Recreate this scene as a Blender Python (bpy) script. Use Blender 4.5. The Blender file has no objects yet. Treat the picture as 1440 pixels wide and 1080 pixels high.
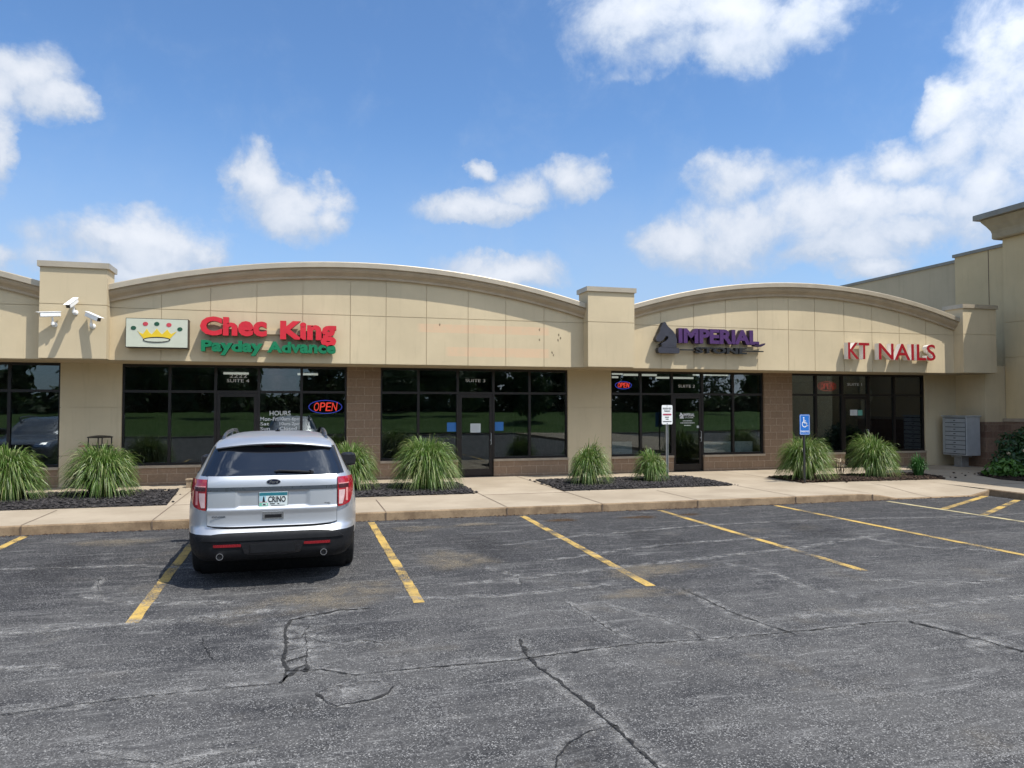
import bpy, bmesh, math, random
from mathutils import Vector, Matrix
R = math.radians
random.seed(7)
sc = bpy.context.scene
COL = sc.collection

# ------------------------------------------------------------------ node helpers
class NT:
    def __init__(s, tree): s.t = tree
    def n(s, kind, **kw):
        nd = s.t.nodes.new(kind)
        for k, v in kw.items():
            if k.startswith('i_'):
                key = k[2:]
                nd.inputs[int(key) if key.isdigit() else key].default_value = v
            else: setattr(nd, k, v)
        return nd
    def l(s, a, b): s.t.links.new(a, b)
    def val(s, sock, v):
        if isinstance(v, (int, float)): sock.default_value = v
        elif isinstance(v, (tuple, list)): sock.default_value = v
        else: s.l(v, sock)
    def math(s, op, a, b=None, c=None, clamp=False):
        nd = s.n('ShaderNodeMath', operation=op, use_clamp=clamp)
        s.val(nd.inputs[0], a)
        if b is not None: s.val(nd.inputs[1], b)
        if c is not None: s.val(nd.inputs[2], c)
        return nd.outputs[0]
    def mr(s, v, a, b, c=0.0, d=1.0, smooth=True):
        nd = s.n('ShaderNodeMapRange', interpolation_type='SMOOTHSTEP' if smooth else 'LINEAR')
        s.val(nd.inputs[0], v)
        for i, x in enumerate((a, b, c, d)): s.val(nd.inputs[i + 1], x)
        return nd.outputs[0]
    def mix(s, f, a, b, blend='MIX'):
        nd = s.n('ShaderNodeMix', data_type='RGBA', blend_type=blend)
        s.val(nd.inputs[0], f)
        for k, x in ((6, a), (7, b)):
            if isinstance(x, (tuple, list)): nd.inputs[k].default_value = (x[0], x[1], x[2], 1)
            else: s.l(x, nd.inputs[k])
        return nd.outputs[2]
    def noise(s, vec, scale, detail=4, rough=.55, dist=0.0):
        nd = s.n('ShaderNodeTexNoise'); nd.inputs['Scale'].default_value = scale
        nd.inputs['Detail'].default_value = detail; nd.inputs['Roughness'].default_value = rough
        nd.inputs['Distortion'].default_value = dist
        if vec is not None: s.l(vec, nd.inputs['Vector'])
        return nd.outputs['Fac']
    def mapv(s, vec, scale=(1, 1, 1), loc=(0, 0, 0), rot=(0, 0, 0)):
        nd = s.n('ShaderNodeMapping'); s.l(vec, nd.inputs[0])
        nd.inputs['Scale'].default_value = scale; nd.inputs['Location'].default_value = loc; nd.inputs['Rotation'].default_value = rot
        return nd.outputs[0]
    def bump(s, h, strength=.3, dist=.01):
        nd = s.n('ShaderNodeBump'); nd.inputs['Strength'].default_value = strength
        nd.inputs['Distance'].default_value = dist; s.l(h, nd.inputs['Height'])
        return nd.outputs[0]

MATS = {}
def newmat(name):
    m = bpy.data.materials.new(name); m.use_nodes = True
    m.node_tree.nodes.clear(); t = NT(m.node_tree)
    out = t.n('ShaderNodeOutputMaterial'); MATS[name] = m
    return m, t, out
def pbr(t, out, color=None, rough=.6, metal=0.0, normal=None, spec=.5, coat=0.0):
    b = t.n('ShaderNodeBsdfPrincipled')
    t.val(b.inputs['Base Color'], (color[0], color[1], color[2], 1) if isinstance(color, (tuple, list)) else color)
    t.val(b.inputs['Roughness'], rough); t.val(b.inputs['Metallic'], metal)
    b.inputs['Specular IOR Level'].default_value = spec; b.inputs['Coat Weight'].default_value = coat
    b.inputs['Coat Roughness'].default_value = .04
    if normal is not None: t.l(normal, b.inputs['Normal'])
    t.l(b.outputs[0], out.inputs[0]); return b
def simple(name, color, rough=.5, metal=0.0, var=.12, scale=6.0, bump=0.0, bscale=60, spec=.5, coat=0.0):
    m, t, out = newmat(name)
    tc = t.n('ShaderNodeTexCoord').outputs['Object']
    nz = t.noise(tc, scale, 5)
    c = t.mix(t.mr(nz, .3, .7), tuple(x * (1 - var) for x in color), tuple(min(1, x * (1 + var)) for x in color))
    nr = t.mr(t.noise(tc, scale * 3, 3), .3, .7, max(.02, rough * .85), min(1, rough * 1.15))
    nm = t.bump(t.noise(tc, bscale, 4), bump, .004) if bump else None
    pbr(t, out, c, nr, metal, nm, spec, coat); return m

def mat_eifs(name, col, var=.085, stains=False):
    m, t, out = newmat(name)
    tc = t.n('ShaderNodeTexCoord').outputs['Object']
    big = t.mr(t.noise(tc, .55, 5, .6), .3, .72)
    c = t.mix(big, tuple(x * (1 - var) for x in col), tuple(x * (1 + var) for x in col))
    # faint vertical weather streaks
    st = t.noise(t.mapv(tc, (5, 5, .5)), 1.6, 5, .6)
    c = t.mix(t.math('MULTIPLY', t.mr(st, .52, .75), .3), c, tuple(x * .72 for x in col))
    fine = t.noise(tc, 140, 3, .7)
    c = t.mix(t.mr(fine, .35, .65, 0, .22), c, tuple(x * .85 for x in col))
    if stains:   # ghost marks of removed lettering above the vacant unit
        sx = t.n('ShaderNodeSeparateXYZ'); t.l(tc, sx.inputs[0]); x, z = sx.outputs[0], sx.outputs[2]
        nz = t.noise(t.mapv(tc, (6, 6, 6)), 1.0, 5, .6)
        for x0, x1, z0, z1 in ((2.8, 6.15, 3.86, 4.06), (3.5, 6.15, 3.28, 3.5)):
            f = t.math('MULTIPLY', t.mr(x, x0 - .1, x0 + .08), t.mr(x, x1 + .05, x1 - .05))
            f = t.math('MULTIPLY', f, t.math('MULTIPLY', t.mr(z, z0 - .02, z0 + .01), t.mr(z, z1 + .02, z1 - .01)))
            f = t.math('MULTIPLY', f, t.mr(nz, .3, .6, .5, .9))
            c = t.mix(f, c, (.64, .45, .29))
        f = None
        for cx, cz in ((6.42, 3.88), (6.47, 3.80), (6.40, 3.74), (6.24, 3.42), (6.28, 3.35), (5.9, 4.0), (5.9, 3.74), (3.3, 4.05)):
            d = t.math('SQRT', t.math('ADD', t.math('POWER', t.math('SUBTRACT', x, cx), 2), t.math('POWER', t.math('MULTIPLY', t.math('SUBTRACT', z, cz), .6), 2)))
            g = t.mr(t.math('ADD', d, t.math('MULTIPLY', t.noise(tc, 45, 4, .7), .08)), .066, .05, 0, .8)
            f = g if f is None else t.math('MAXIMUM', f, g)
        c = t.mix(f, c, (.07, .05, .03))
    pbr(t, out, c, .92, 0, t.bump(t.noise(tc, 220, 3, .6), .35, .003), .2); return m
EIFS = (.575, .475, .312)
mat_eifs('eifs', EIFS); mat_eifs('eifs_stained', EIFS, stains=True)
mat_eifs('eifs_low', (.59, .49, .32)); mat_eifs('eifs_anchor', (.60, .47, .27)); mat_eifs('eifs_grey', (.50, .415, .275))
simple('coping', (.42, .36, .27), .42, .25, .08, 2.0, 0)
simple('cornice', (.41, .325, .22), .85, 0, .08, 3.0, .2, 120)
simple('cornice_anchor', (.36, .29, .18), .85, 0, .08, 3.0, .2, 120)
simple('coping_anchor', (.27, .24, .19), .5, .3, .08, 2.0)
simple('frame', (.022, .018, .016), .38, .4, .1, 5)
simple('soffit', (.45, .36, .23), .9, 0, .06, 2)

def mat_block(name, c1, c2, mortar, bw=.42, bh=.21):
    m, t, out = newmat(name)
    tc = t.n('ShaderNodeTexCoord').outputs['Object']
    sx = t.n('ShaderNodeSeparateXYZ'); t.l(tc, sx.inputs[0])
    cb = t.n('ShaderNodeCombineXYZ'); t.l(t.math('ADD', sx.outputs[0], sx.outputs[1]), cb.inputs[0]); t.l(sx.outputs[2], cb.inputs[1])
    bt = t.n('ShaderNodeTexBrick'); t.l(cb.outputs[0], bt.inputs['Vector'])
    bt.inputs['Color1'].default_value = (*c1, 1); bt.inputs['Color2'].default_value = (*c2, 1); bt.inputs['Mortar'].default_value = (*mortar, 1)
    bt.inputs['Scale'].default_value = 1; bt.inputs['Mortar Size'].default_value = .009; bt.inputs['Mortar Smooth'].default_value = .15
    bt.inputs['Brick Width'].default_value = bw; bt.inputs['Row Height'].default_value = bh; bt.inputs['Bias'].default_value = 0
    nz = t.noise(tc, 18, 6, .7); c = t.mix(t.mr(nz, .3, .7, 0, .5), bt.outputs[0], tuple(x * .6 for x in c1))
    c = t.mix(t.mr(t.noise(tc, 1.1, 4), .4, .75, 0, .35), c, tuple(x * 1.25 for x in c2))
    h = t.math('ADD', t.math('MULTIPLY', bt.outputs['Fac'], -1.0), t.math('MULTIPLY', t.noise(tc, 35, 5, .7), .9))
    pbr(t, out, c, .9, 0, t.bump(h, .7, .012), .2); return m
mat_block('block', (.30, .205, .135), (.25, .17, .11), (.40, .31, .22))
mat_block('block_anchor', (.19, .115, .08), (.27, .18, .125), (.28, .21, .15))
simple('stone_cap', (.36, .29, .21), .85, 0, .1, 6, .2, 90)

# ------- asphalt
def asphalt_color(t, tc):
    sx = t.n('ShaderNodeSeparateXYZ'); t.l(tc, sx.inputs[0])
    y = sx.outputs[1]
    big = t.noise(t.mapv(tc, (.35, .8, 1)), 1.0, 5, .6, .4)
    wear = t.math('ADD', t.mr(y, 11.5, 5.5, -.22, .62), t.math('MULTIPLY', t.math('SUBTRACT', big, .5), 2.2))
    wear = t.math('ADD', wear, t.math('MULTIPLY', t.math('SUBTRACT', t.noise(tc, 2.2, 7, .72, .4), .5), 1.7))
    c = t.mix(t.mr(wear, -.15, 1.05), (.030, .030, .032), (.094, .091, .087))
    st = t.noise(t.mapv(tc, (.6, 4.0, 1), rot=(0, 0, .05)), 1.5, 8, .75, .9)
    fine = t.noise(t.mapv(tc, (2.0, 12, 1)), 1.3, 8, .8, .5)
    c = t.mix(t.math('MULTIPLY', t.mr(st, .48, .68, 0, .85), t.mr(fine, .42, .60, .05, 1)), c, (.20, .195, .186))
    st2 = t.noise(t.mapv(tc, (.5, 5.5, 1), rot=(0, 0, -.12)), 1.2, 7, .75, .8)
    c = t.mix(t.mr(st2, .53, .68, 0, .6), c, (.028, .028, .031))
    c = t.mix(t.mr(fine, .34, .46, .5, 0), c, (.028, .028, .031))
    tan = t.noise(tc, .9, 5, .65)
    c = t.mix(t.mr(tan, .56, .76, 0, .45), c, (.135, .116, .088))
    # loose aggregate: each stone has its own grey
    vo = t.n('ShaderNodeTexVoronoi', feature='F1'); vo.inputs['Scale'].default_value = 120; t.l(tc, vo.inputs['Vector'])
    vs_ = t.n('ShaderNodeSeparateColor'); t.l(vo.outputs['Color'], vs_.inputs[0]); rv = vs_.outputs[0]
    dens_ = t.mr(t.noise(tc, 3.0, 6, .7), .3, .7, .25, 1.0)
    c = t.mix(t.math('MULTIPLY', t.math('MULTIPLY', t.mr(rv, .62, .95), t.mr(vo.outputs['Distance'], .62, .35)), dens_), c, (.34, .333, .32))
    c = t.mix(t.math('MULTIPLY', t.mr(rv, .42, .05, 0, .85), dens_), c, (.012, .012, .013))
    v2 = t.n('ShaderNodeTexVoronoi', feature='F1'); v2.inputs['Scale'].default_value = 58; t.l(tc, v2.inputs['Vector'])
    vs2 = t.n('ShaderNodeSeparateColor'); t.l(v2.outputs['Color'], vs2.inputs[0])
    c = t.mix(t.math('MULTIPLY', t.mr(vs2.outputs[1], .80, .97, 0, .6), t.mr(v2.outputs['Distance'], .5, .2)), c, (.40, .385, .36))
    h = t.math('ADD', t.math('MULTIPLY', vo.outputs['Distance'], -.7), t.math('MULTIPLY', t.noise(tc, 34, 3, .7), .5))
    return c, h
m, t, out = newmat('asphalt')
tc = t.n('ShaderNodeTexCoord').outputs['Object']
c, h = asphalt_color(t, tc)
pbr(t, out, c, .9, 0, t.bump(h, .22, .006), .2)

def mat_decal(name, color, amount, nscale=9, lo=.35, hi=.6, grain=70):
    """soft-edged wear on the asphalt: attribute 'fall' runs 1 at the middle to 0 at the rim"""
    m, t, out = newmat(name)
    tc = t.n('ShaderNodeTexCoord').outputs['Object']
    at = t.n('ShaderNodeAttribute', attribute_name='fall').outputs['Fac']
    nz = t.mr(t.noise(tc, nscale, 5, .65), lo, hi); g = t.mr(t.noise(tc, grain, 3, .7), .35, .6)
    a = t.math('MULTIPLY', t.math('MULTIPLY', t.mr(at, 0, .8), nz), t.math('MULTIPLY', g, amount))
    b = t.n('ShaderNodeBsdfDiffuse'); b.inputs[0].default_value = (*color, 1)
    tr = t.n('ShaderNodeBsdfTransparent'); mx = t.n('ShaderNodeMixShader')
    t.l(a, mx.inputs[0]); t.l(tr.outputs[0], mx.inputs[1]); t.l(b.outputs[0], mx.inputs[2]); t.l(mx.outputs[0], out.inputs[0])
mat_decal('wear_pale', (.30, .292, .278), .9, 7, .38, .64)
mat_decal('wear_dust', (.235, .20, .15), .75, 2.5, .3, .62)
mat_decal('wear_dark', (.03, .03, .033), .4, 3, .3, .6, 200)
mat_decal('wear_rust', (.10, .06, .03), .9, 4, .25, .55, 90)
m, t, out = newmat('crack')
tc = t.n('ShaderNodeTexCoord').outputs['Object']
pbr(t, out, t.mix(t.mr(t.noise(tc, 30, 3), .3, .7), (.018, .018, .019), (.05, .049, .047)), .95, 0, None, .1)

def mat_paint(name, col, thr):
    m, t, out = newmat(name)
    tc = t.n('ShaderNodeTexCoord').outputs['Object']
    ca, h = asphalt_color(t, tc)
    wn = t.math('ADD', t.math('MULTIPLY', t.noise(tc, 45, 5, .75), .6), t.math('MULTIPLY', t.noise(tc, 2.2, 4), .5))
    c = t.mix(t.mr(t.noise(tc, 6, 5), .3, .7), tuple(x * .8 for x in col), col)
    c = t.mix(t.mr(t.noise(tc, 1.1, 5, .7), .42, .66, 0, .5), c, ca)
    c = t.mix(t.mr(wn, thr, thr + .09), c, ca)
    pbr(t, out, c, .75, 0, t.bump(h, .35, .006), .3)
mat_paint('paint_yellow', (.54, .36, .10), .535); mat_paint('paint_pale', (.52, .44, .24), .56)

# ------- concrete
m, t, out = newmat('concrete')
tc = t.n('ShaderNodeTexCoord').outputs['Object']
c = t.mix(t.mr(t.noise(tc, .8, 5), .3, .7), (.31, .255, .185), (.40, .335, .25))
c = t.mix(t.mr(t.noise(tc, 5, 6, .7), .5, .8, 0, .3), c, (.22, .17, .12))
c = t.mix(t.mr(t.noise(t.mapv(tc, (.6, 1.6, 1)), 2.2, 7, .72, .5), .55, .72, 0, .4), c, (.19, .155, .115))
c = t.mix(t.mr(t.noise(tc, 110, 3, .7), .4, .65, 0, .2), c, (.30, .24, .18))
pbr(t, out, c, .9, 0, t.bump(t.noise(tc, 150, 3), .25, .003), .25)
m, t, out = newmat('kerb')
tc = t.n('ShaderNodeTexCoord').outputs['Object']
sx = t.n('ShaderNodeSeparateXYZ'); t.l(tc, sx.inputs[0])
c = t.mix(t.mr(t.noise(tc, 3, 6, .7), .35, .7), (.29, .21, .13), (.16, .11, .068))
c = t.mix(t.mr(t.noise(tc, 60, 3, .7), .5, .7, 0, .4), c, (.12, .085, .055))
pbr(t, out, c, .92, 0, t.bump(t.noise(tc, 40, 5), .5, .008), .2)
simple('joint', (.14, .10, .07), .95, 0, .2, 12)
# ------- mulch
m, t, out = newmat('mulch')
tc = t.n('ShaderNodeTexCoord').outputs['Object']
at = t.n('ShaderNodeAttribute', attribute_name='tint').outputs['Fac']
c = t.mix(at, (.010, .009, .010), (.052, .046, .045))
c = t.mix(t.mr(t.noise(tc, 40, 3), .55, .7, 0, .4), c, (.09, .075, .06))
pbr(t, out, c, .8, 0, t.bump(t.noise(tc, 60, 4), .6, .01), .35)
m, t, out = newmat('mulch_brown')
tc = t.n('ShaderNodeTexCoord').outputs['Object']
at = t.n('ShaderNodeAttribute', attribute_name='tint').outputs['Fac']
c = t.mix(at, (.016, .010, .007), (.085, .055, .038))
pbr(t, out, c, .9, 0, t.bump(t.noise(tc, 60, 4), .6, .01), .2)

# ------- foliage: per-blade real colour variation from attribute 'tint'
def mat_leaf(name, a, b, cc, rough=.45, trans=.35):
    m, t, out = newmat(name)
    at = t.n('ShaderNodeAttribute', attribute_name='tint').outputs['Fac']
    r = t.n('ShaderNodeValToRGB'); t.l(at, r.inputs[0])
    r.color_ramp.elements[0].color = (*a, 1); r.color_ramp.elements[1].color = (*cc, 1)
    e = r.color_ramp.elements.new(.55); e.color = (*b, 1)
    p = t.n('ShaderNodeBsdfPrincipled'); t.l(r.outputs[0], p.inputs['Base Color']); p.inputs['Roughness'].default_value = rough
    tr = t.n('ShaderNodeBsdfTranslucent'); t.l(r.outputs[0], tr.inputs[0])
    mx = t.n('ShaderNodeMixShader'); mx.inputs[0].default_value = trans
    t.l(p.outputs[0], mx.inputs[1]); t.l(tr.outputs[0], mx.inputs[2]); t.l(mx.outputs[0], out.inputs[0])
mat_leaf('grass_blade', (.055, .115, .022), (.115, .21, .035), (.34, .36, .15), .4, .35)
mat_leaf('iris_blade', (.025, .085, .02), (.045, .14, .03), (.08, .2, .05), .4, .3)
mat_leaf('shrub_leaf', (.012, .04, .012), (.028, .075, .018), (.06, .13, .035), .4, .25)
mat_leaf('hosta_leaf', (.05, .13, .02), (.09, .2, .03), (.16, .28, .06), .45, .3)
mat_leaf('tree_leaf', (.02, .05, .012), (.04, .085, .018), (.07, .13, .03), .6, .3)
mat_leaf('pale_petal', (.45, .36, .22), (.55, .45, .3), (.62, .55, .42), .7, .3)
simple('stem', (.10, .075, .04), .9)
simple('bark', (.06, .045, .03), .95, 0, .3, 8, .5, 20)
m, t, out = newmat('lawn')
tc = t.n('ShaderNodeTexCoord').outputs['Object']
c = t.mix(t.mr(t.noise(tc, .4, 6, .7), .3, .7), (.045, .085, .022), (.075, .125, .035))
c = t.mix(t.mr(t.noise(tc, 14, 4, .7), .4, .7, 0, .4), c, (.03, .08, .015))
pbr(t, out, c, .95, 0, None, .1)

# ------- glass for the storefronts
m, t, out = newmat('glass')
fr = t.n('ShaderNodeFresnel'); fr.inputs[0].default_value = 1.5
tc = t.n('ShaderNodeTexCoord').outputs['Object']
nb = t.bump(t.noise(tc, .7, 2), .004, .3)
gl = t.n('ShaderNodeBsdfGlossy'); gl.inputs['Roughness'].default_value = .0; gl.inputs[0].default_value = (.92, .97, 1, 1); t.l(nb, gl.inputs['Normal'])
tr = t.n('ShaderNodeBsdfTransparent'); tr.inputs[0].default_value = (.76, .80, .78, 1)
mx = t.n('ShaderNodeMixShader'); t.l(t.math('MULTIPLY', fr.outputs[0], 1.9, clamp=True), mx.inputs[0])
t.l(tr.outputs[0], mx.inputs[1]); t.l(gl.outputs[0], mx.inputs[2]); t.l(mx.outputs[0], out.inputs[0])

def mat_emit(name, col, s):
    m, t, out = newmat(name); e = t.n('ShaderNodeEmission'); e.inputs[0].default_value = (*col, 1); e.inputs[1].default_value = s
    t.l(e.outputs[0], out.inputs[0])
mat_emit('neon_red', (1, .07, .05), .95); mat_emit('neon_blue', (.10, .12, .9), .55); mat_emit('tube_lamp', (1, .96, .88), .42)
mat_emit('neon_dim', (.75, .04, .03), .35)
simple('interior_wall', (.20, .19, .17), .9); simple('interior_floor', (.10, .09, .08), .7); simple('ceiling', (.30, .30, .29), .9)
simple('white_board', (.62, .64, .66), .6); simple('blue_paper', (.025, .15, .42), .6, 0, .05); simple('white_paper', (.52, .55, .55), .6, 0, .04)
simple('green_paper', (.12, .34, .27), .6); simple('vinyl', (.72, .73, .73), .6, 0, .03)
simple('steel_black', (.018, .016, .015), .45, .3, .15, 8); simple('galv', (.36, .37, .37), .45, .6, .12, 8); simple('post_dark', (.035, .035, .035), .6, .2, .15, 10)
simple('rust_wood', (.20, .10, .06), .8)
simple('sign_red', (.58, .018, .03), .35, 0, .08, 3); simple('sign_green', (.0, .155, .06), .4, 0, .08, 3); simple('letter_side_red', (.27, .01, .015), .5)
simple('letter_side_green', (.0, .085, .035), .5)
simple('nail_red', (.31, .008, .016), .35, 0, .05); simple('white_metal', (.78, .74, .70), .45, 0, .05)
simple('purple', (.062, .018, .10), .4, 0, .12); simple('purple_side', (.028, .010, .045), .5); simple('slate', (.036, .036, .048), .45, .1, .12); simple('slate_side', (.02, .02, .024), .5)
simple('black', (.012, .012, .013), .4)
simple('cream', (.52, .54, .43), .4, 0, .03); simple('crown_gold', (.72, .50, .02), .5, 0, .05); simple('dot_green', (.01, .07, .035), .5); simple('dot_red', (.50, .05, .07), .5)
simple('cam_white', (.80, .80, .78), .35, 0, .04); simple('lens', (.01, .01, .012), .08)
simple('ada_blue', (.012, .14, .50), .4, 0, .05); simple('sign_white', (.78, .80, .79), .45, 0, .03); simple('sign_bar', (.36, .05, .09), .5)
simple('mailbox', (.43, .455, .47), .42, .35, .07, 4); simple('mailbox_dark', (.05, .055, .06), .5)
simple('planter_wood', (.24, .18, .12), .85, 0, .25, 15)
simple('gold_yellow', (.65, .45, .03), .5); simple('far_wall', (.16, .13, .10), .8)
# car
m, t, out = newmat('car_paint')
tc = t.n('ShaderNodeTexCoord').outputs['Object']
dirt = t.noise(t.mapv(tc, (1.5, 1.5, 3)), 1.0, 3, .5)
c = t.mix(t.mr(dirt, .45, .8, 0, .18), (.55, .565, .58), (.45, .45, .445))
pbr(t, out, c, t.mr(dirt, .3, .8, .36, .44), .7, None, .5, .45)
m, t, out = newmat('car_paint_dark')
pbr(t, out, (.22, .23, .25), .3, .8, None, .5, .7)
m, t, out = newmat('car_glass')
tc = t.n('ShaderNodeTexCoord').outputs['Object']
pbr(t, out, (.006, .007, .010), t.mr(t.noise(tc, 7, 4), .4, .8, .015, .06), 0, None, .9, .4)
simple('car_black', (.010, .0105, .012), .6, 0, .15, 10, .1, 200, .25); simple('car_gloss_black', (.012, .012, .014), .2)
simple('seam', (.01, .01, .01), .8); simple('chrome', (.62, .63, .65), .18, 1.0, .05)
simple('bar_grey', (.10, .115, .135), .3, .6, .05)
simple('lamp_red', (.30, .006, .018), .12, 0, .15, 12, 0, 60, .6, 1.0); simple('lamp_clear', (.58, .40, .40), .15, 0, .12, 18, 0, 60, .6, 1.0)
simple('lamp_dark', (.05, .008, .012), .3); simple('lamp_pink', (.62, .25, .24), .2, 0, .1, 10, 0, 60, .6, 1.0)
simple('reflector', (.22, .01, .015), .25, 0, .1, 30); simple('tyre', (.014, .014, .014), .85, 0, .2, 20, .3, 80); simple('rim', (.35, .36, .37), .3, .9)
simple('plate', (.62, .68, .66), .4, 0, .03); simple('plate_teal', (.02, .16, .20), .4); simple('plate_green', (.15, .48, .33), .4); simple('plate_sky', (.35, .55, .62), .4); simple('plate_pink', (.55, .42, .42), .5)
simple('emblem', (.008, .012, .03), .25)

# ------------------------------------------------------------------ mesh helpers
class MB:
    def __init__(s): s.v = []; s.f = []; s.m = []; s.a = []
    def add(s, vs, fs, mi=0, att=None):
        o = len(s.v); s.v += [tuple(p) for p in vs]; s.f += [tuple(i + o for i in f) for f in fs]; s.m += [mi] * len(fs)
        s.a += (list(att) if isinstance(att, (list, tuple)) else [att or 0.0] * len(vs))
        return s
    def box(s, x0, x1, y0, y1, z0, z1, mi=0):
        return s.add([(x0, y0, z0), (x1, y0, z0), (x1, y1, z0), (x0, y1, z0), (x0, y0, z1), (x1, y0, z1), (x1, y1, z1), (x0, y1, z1)],
                     [(0, 3, 2, 1), (4, 5, 6, 7), (0, 1, 5, 4), (1, 2, 6, 5), (2, 3, 7, 6), (3, 0, 4, 7)], mi)
    def prism_y(s, pts, y0, y1, mi=0):
        """polygon pts (x,z), counter-clockwise seen from -Y, extruded from y0 (front) to y1"""
        n = len(pts)
        vs = [(x, y0, z) for x, z in pts] + [(x, y1, z) for x, z in pts]
        fs = [tuple(range(n)), tuple(range(2 * n - 1, n - 1, -1))] + [(i, i + n, (i + 1) % n + n, (i + 1) % n) for i in range(n)]
        return s.add(vs, fs, mi)
    def prism_z(s, pts, z0, z1, mi=0):
        n = len(pts)
        vs = [(x, y, z0) for x, y in pts] + [(x, y, z1) for x, y in pts]
        fs = [tuple(range(n - 1, -1, -1)), tuple(range(n, 2 * n))] + [(i, (i + 1) % n, (i + 1) % n + n, i + n) for i in range(n)]
        return s.add(vs, fs, mi)
    def tube(s, p, q, r0, r1=None, n=12, mi=0, caps=True):
        p, q = Vector(p), Vector(q); r1 = r0 if r1 is None else r1
        d = (q - p).normalized(); u = d.orthogonal().normalized(); w = d.cross(u)
        vs = []
        for c, r in ((p, r0), (q, r1)):
            for i in range(n):
                a = 2 * math.pi * i / n; vs.append(c + u * (math.cos(a) * r) + w * (math.sin(a) * r))
        fs = [(i, (i + 1) % n, (i + 1) % n + n, i + n) for i in range(n)]
        if caps: fs += [tuple(range(n - 1, -1, -1)), tuple(range(n, 2 * n))]
        return s.add(vs, fs, mi)
    def path(s, pts, r, n=8, mi=0):
        for a, b in zip(pts, pts[1:]): s.tube(a, b, r, r, n, mi)
        return s
    def lathe(s, prof, c=(0, 0, 0), n=24, mi=0, axis='z', caps=True):
        vs = []
        for (r, h) in prof:
            for i in range(n):
                a = 2 * math.pi * i / n
                v = (r * math.cos(a), r * math.sin(a), h)
                if axis == 'x': v = (v[2], v[0], v[1])
                vs.append((v[0] + c[0], v[1] + c[1], v[2] + c[2]))
        fs = []
        for k in range(len(prof) - 1):
            for i in range(n):
                j = (i + 1) % n; fs.append((k * n + i, k * n + j, (k + 1) * n + j, (k + 1) * n + i))
        if caps: fs += [tuple(range(n - 1, -1, -1)), tuple(range((len(prof) - 1) * n, len(prof) * n))]
        return s.add(vs, fs, mi)
    def build(s, name, mats, parent=None, smooth=False, attr=None, loc=None, bevel=0, solid=0):
        me = bpy.data.meshes.new(name); me.from_pydata(s.v, [], s.f)
        if isinstance(mats, str): mats = [mats]
        for k in mats: me.materials.append(MATS[k])
        me.polygons.foreach_set('material_index', s.m)
        if attr:
            at = me.attributes.new(attr, 'FLOAT', 'POINT'); at.data.foreach_set('value', s.a)
        if smooth: me.polygons.foreach_set('use_smooth', [True] * len(me.polygons))
        me.update()
        o = bpy.data.objects.new(name, me); COL.objects.link(o)
        if smooth == 'auto':
            bm = bmesh.new(); bm.from_mesh(me)
            for e in bm.edges:
                if len(e.link_faces) == 2 and e.calc_face_angle(0) > R(38): e.smooth = False
            bm.to_mesh(me); bm.free()
        if parent is not None:
            o.parent = parent
            if loc is None: o.location = -parent_world(parent)
        if loc is not None: o.location = loc
        if solid:
            md = o.modifiers.new('s', 'SOLIDIFY'); md.thickness = solid; md.offset = -1
        if bevel:
            md = o.modifiers.new('b', 'BEVEL'); md.width = bevel; md.segments = 2; md.limit_method = 'ANGLE'
        return o
LOCAL = set()
def parent_world(p):
    """vertices are given in world metres unless the thing is marked as local"""
    if p.name in LOCAL: return Vector((0, 0, 0))
    if p.parent is not None and p.type == 'MESH': return Vector((0, 0, 0))
    return Vector(p.location)
def tag(o, label=None, cat=None, group=None, kind=None):
    for k, v in (('label', label), ('category', cat), ('group', group), ('kind', kind)):
        if v: o[k] = v
    return o
def thing(name, label, cat, loc, rz=0, group=None, local=False):
    o = bpy.data.objects.new(name, None); COL.objects.link(o); o.empty_display_size = .2
    o.location = loc; o.rotation_euler = (0, 0, rz)
    if local: LOCAL.add(o.name)
    return tag(o, label, cat, group)
def copy_tree(o, parent=None):
    c = o.copy(); COL.objects.link(c)
    if o.name in LOCAL: LOCAL.add(c.name)
    if parent: c.parent = parent
    for ch in [x for x in o.children]: copy_tree(ch, c)
    return c

def text_mesh(txt, bold=0.0, space=1.0):
    cu = bpy.data.curves.new('t', 'FONT'); cu.body = txt; cu.size = 1; cu.offset = bold; cu.space_character = space; cu.resolution_u = 3
    ob = bpy.data.objects.new('t', cu); COL.objects.link(ob)
    dg = bpy.context.evaluated_depsgraph_get(); dg.update()
    me = bpy.data.meshes.new_from_object(ob.evaluated_get(dg))
    vs = [tuple(v.co) for v in me.vertices]; fs = [tuple(p.vertices) for p in me.polygons]
    bpy.data.objects.remove(ob); bpy.data.curves.remove(cu); bpy.data.meshes.remove(me)
    return vs, fs
def flat_text(mb, txt, x0, x1, z0, z1, y, depth=.002, mi=0, bold=0.0, shear=0.0, space=1.0, side=None):
    """lettering fitted in x0..x1, z0..z1, facing -Y, its face at y"""
    vs, fs = text_mesh(txt, bold, space)
    ax, bx = min(v[0] for v in vs), max(v[0] for v in vs); az, bz = min(v[1] for v in vs), max(v[1] for v in vs)
    sx, sz = (x1 - x0) / (bx - ax), (z1 - z0) / (bz - az)
    solid(mb, [(x0 + (v[0] - ax) * sx + shear * (v[1] - az) * sz, z0 + (v[1] - az) * sz) for v in vs], fs, y, depth, mi, side)
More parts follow.
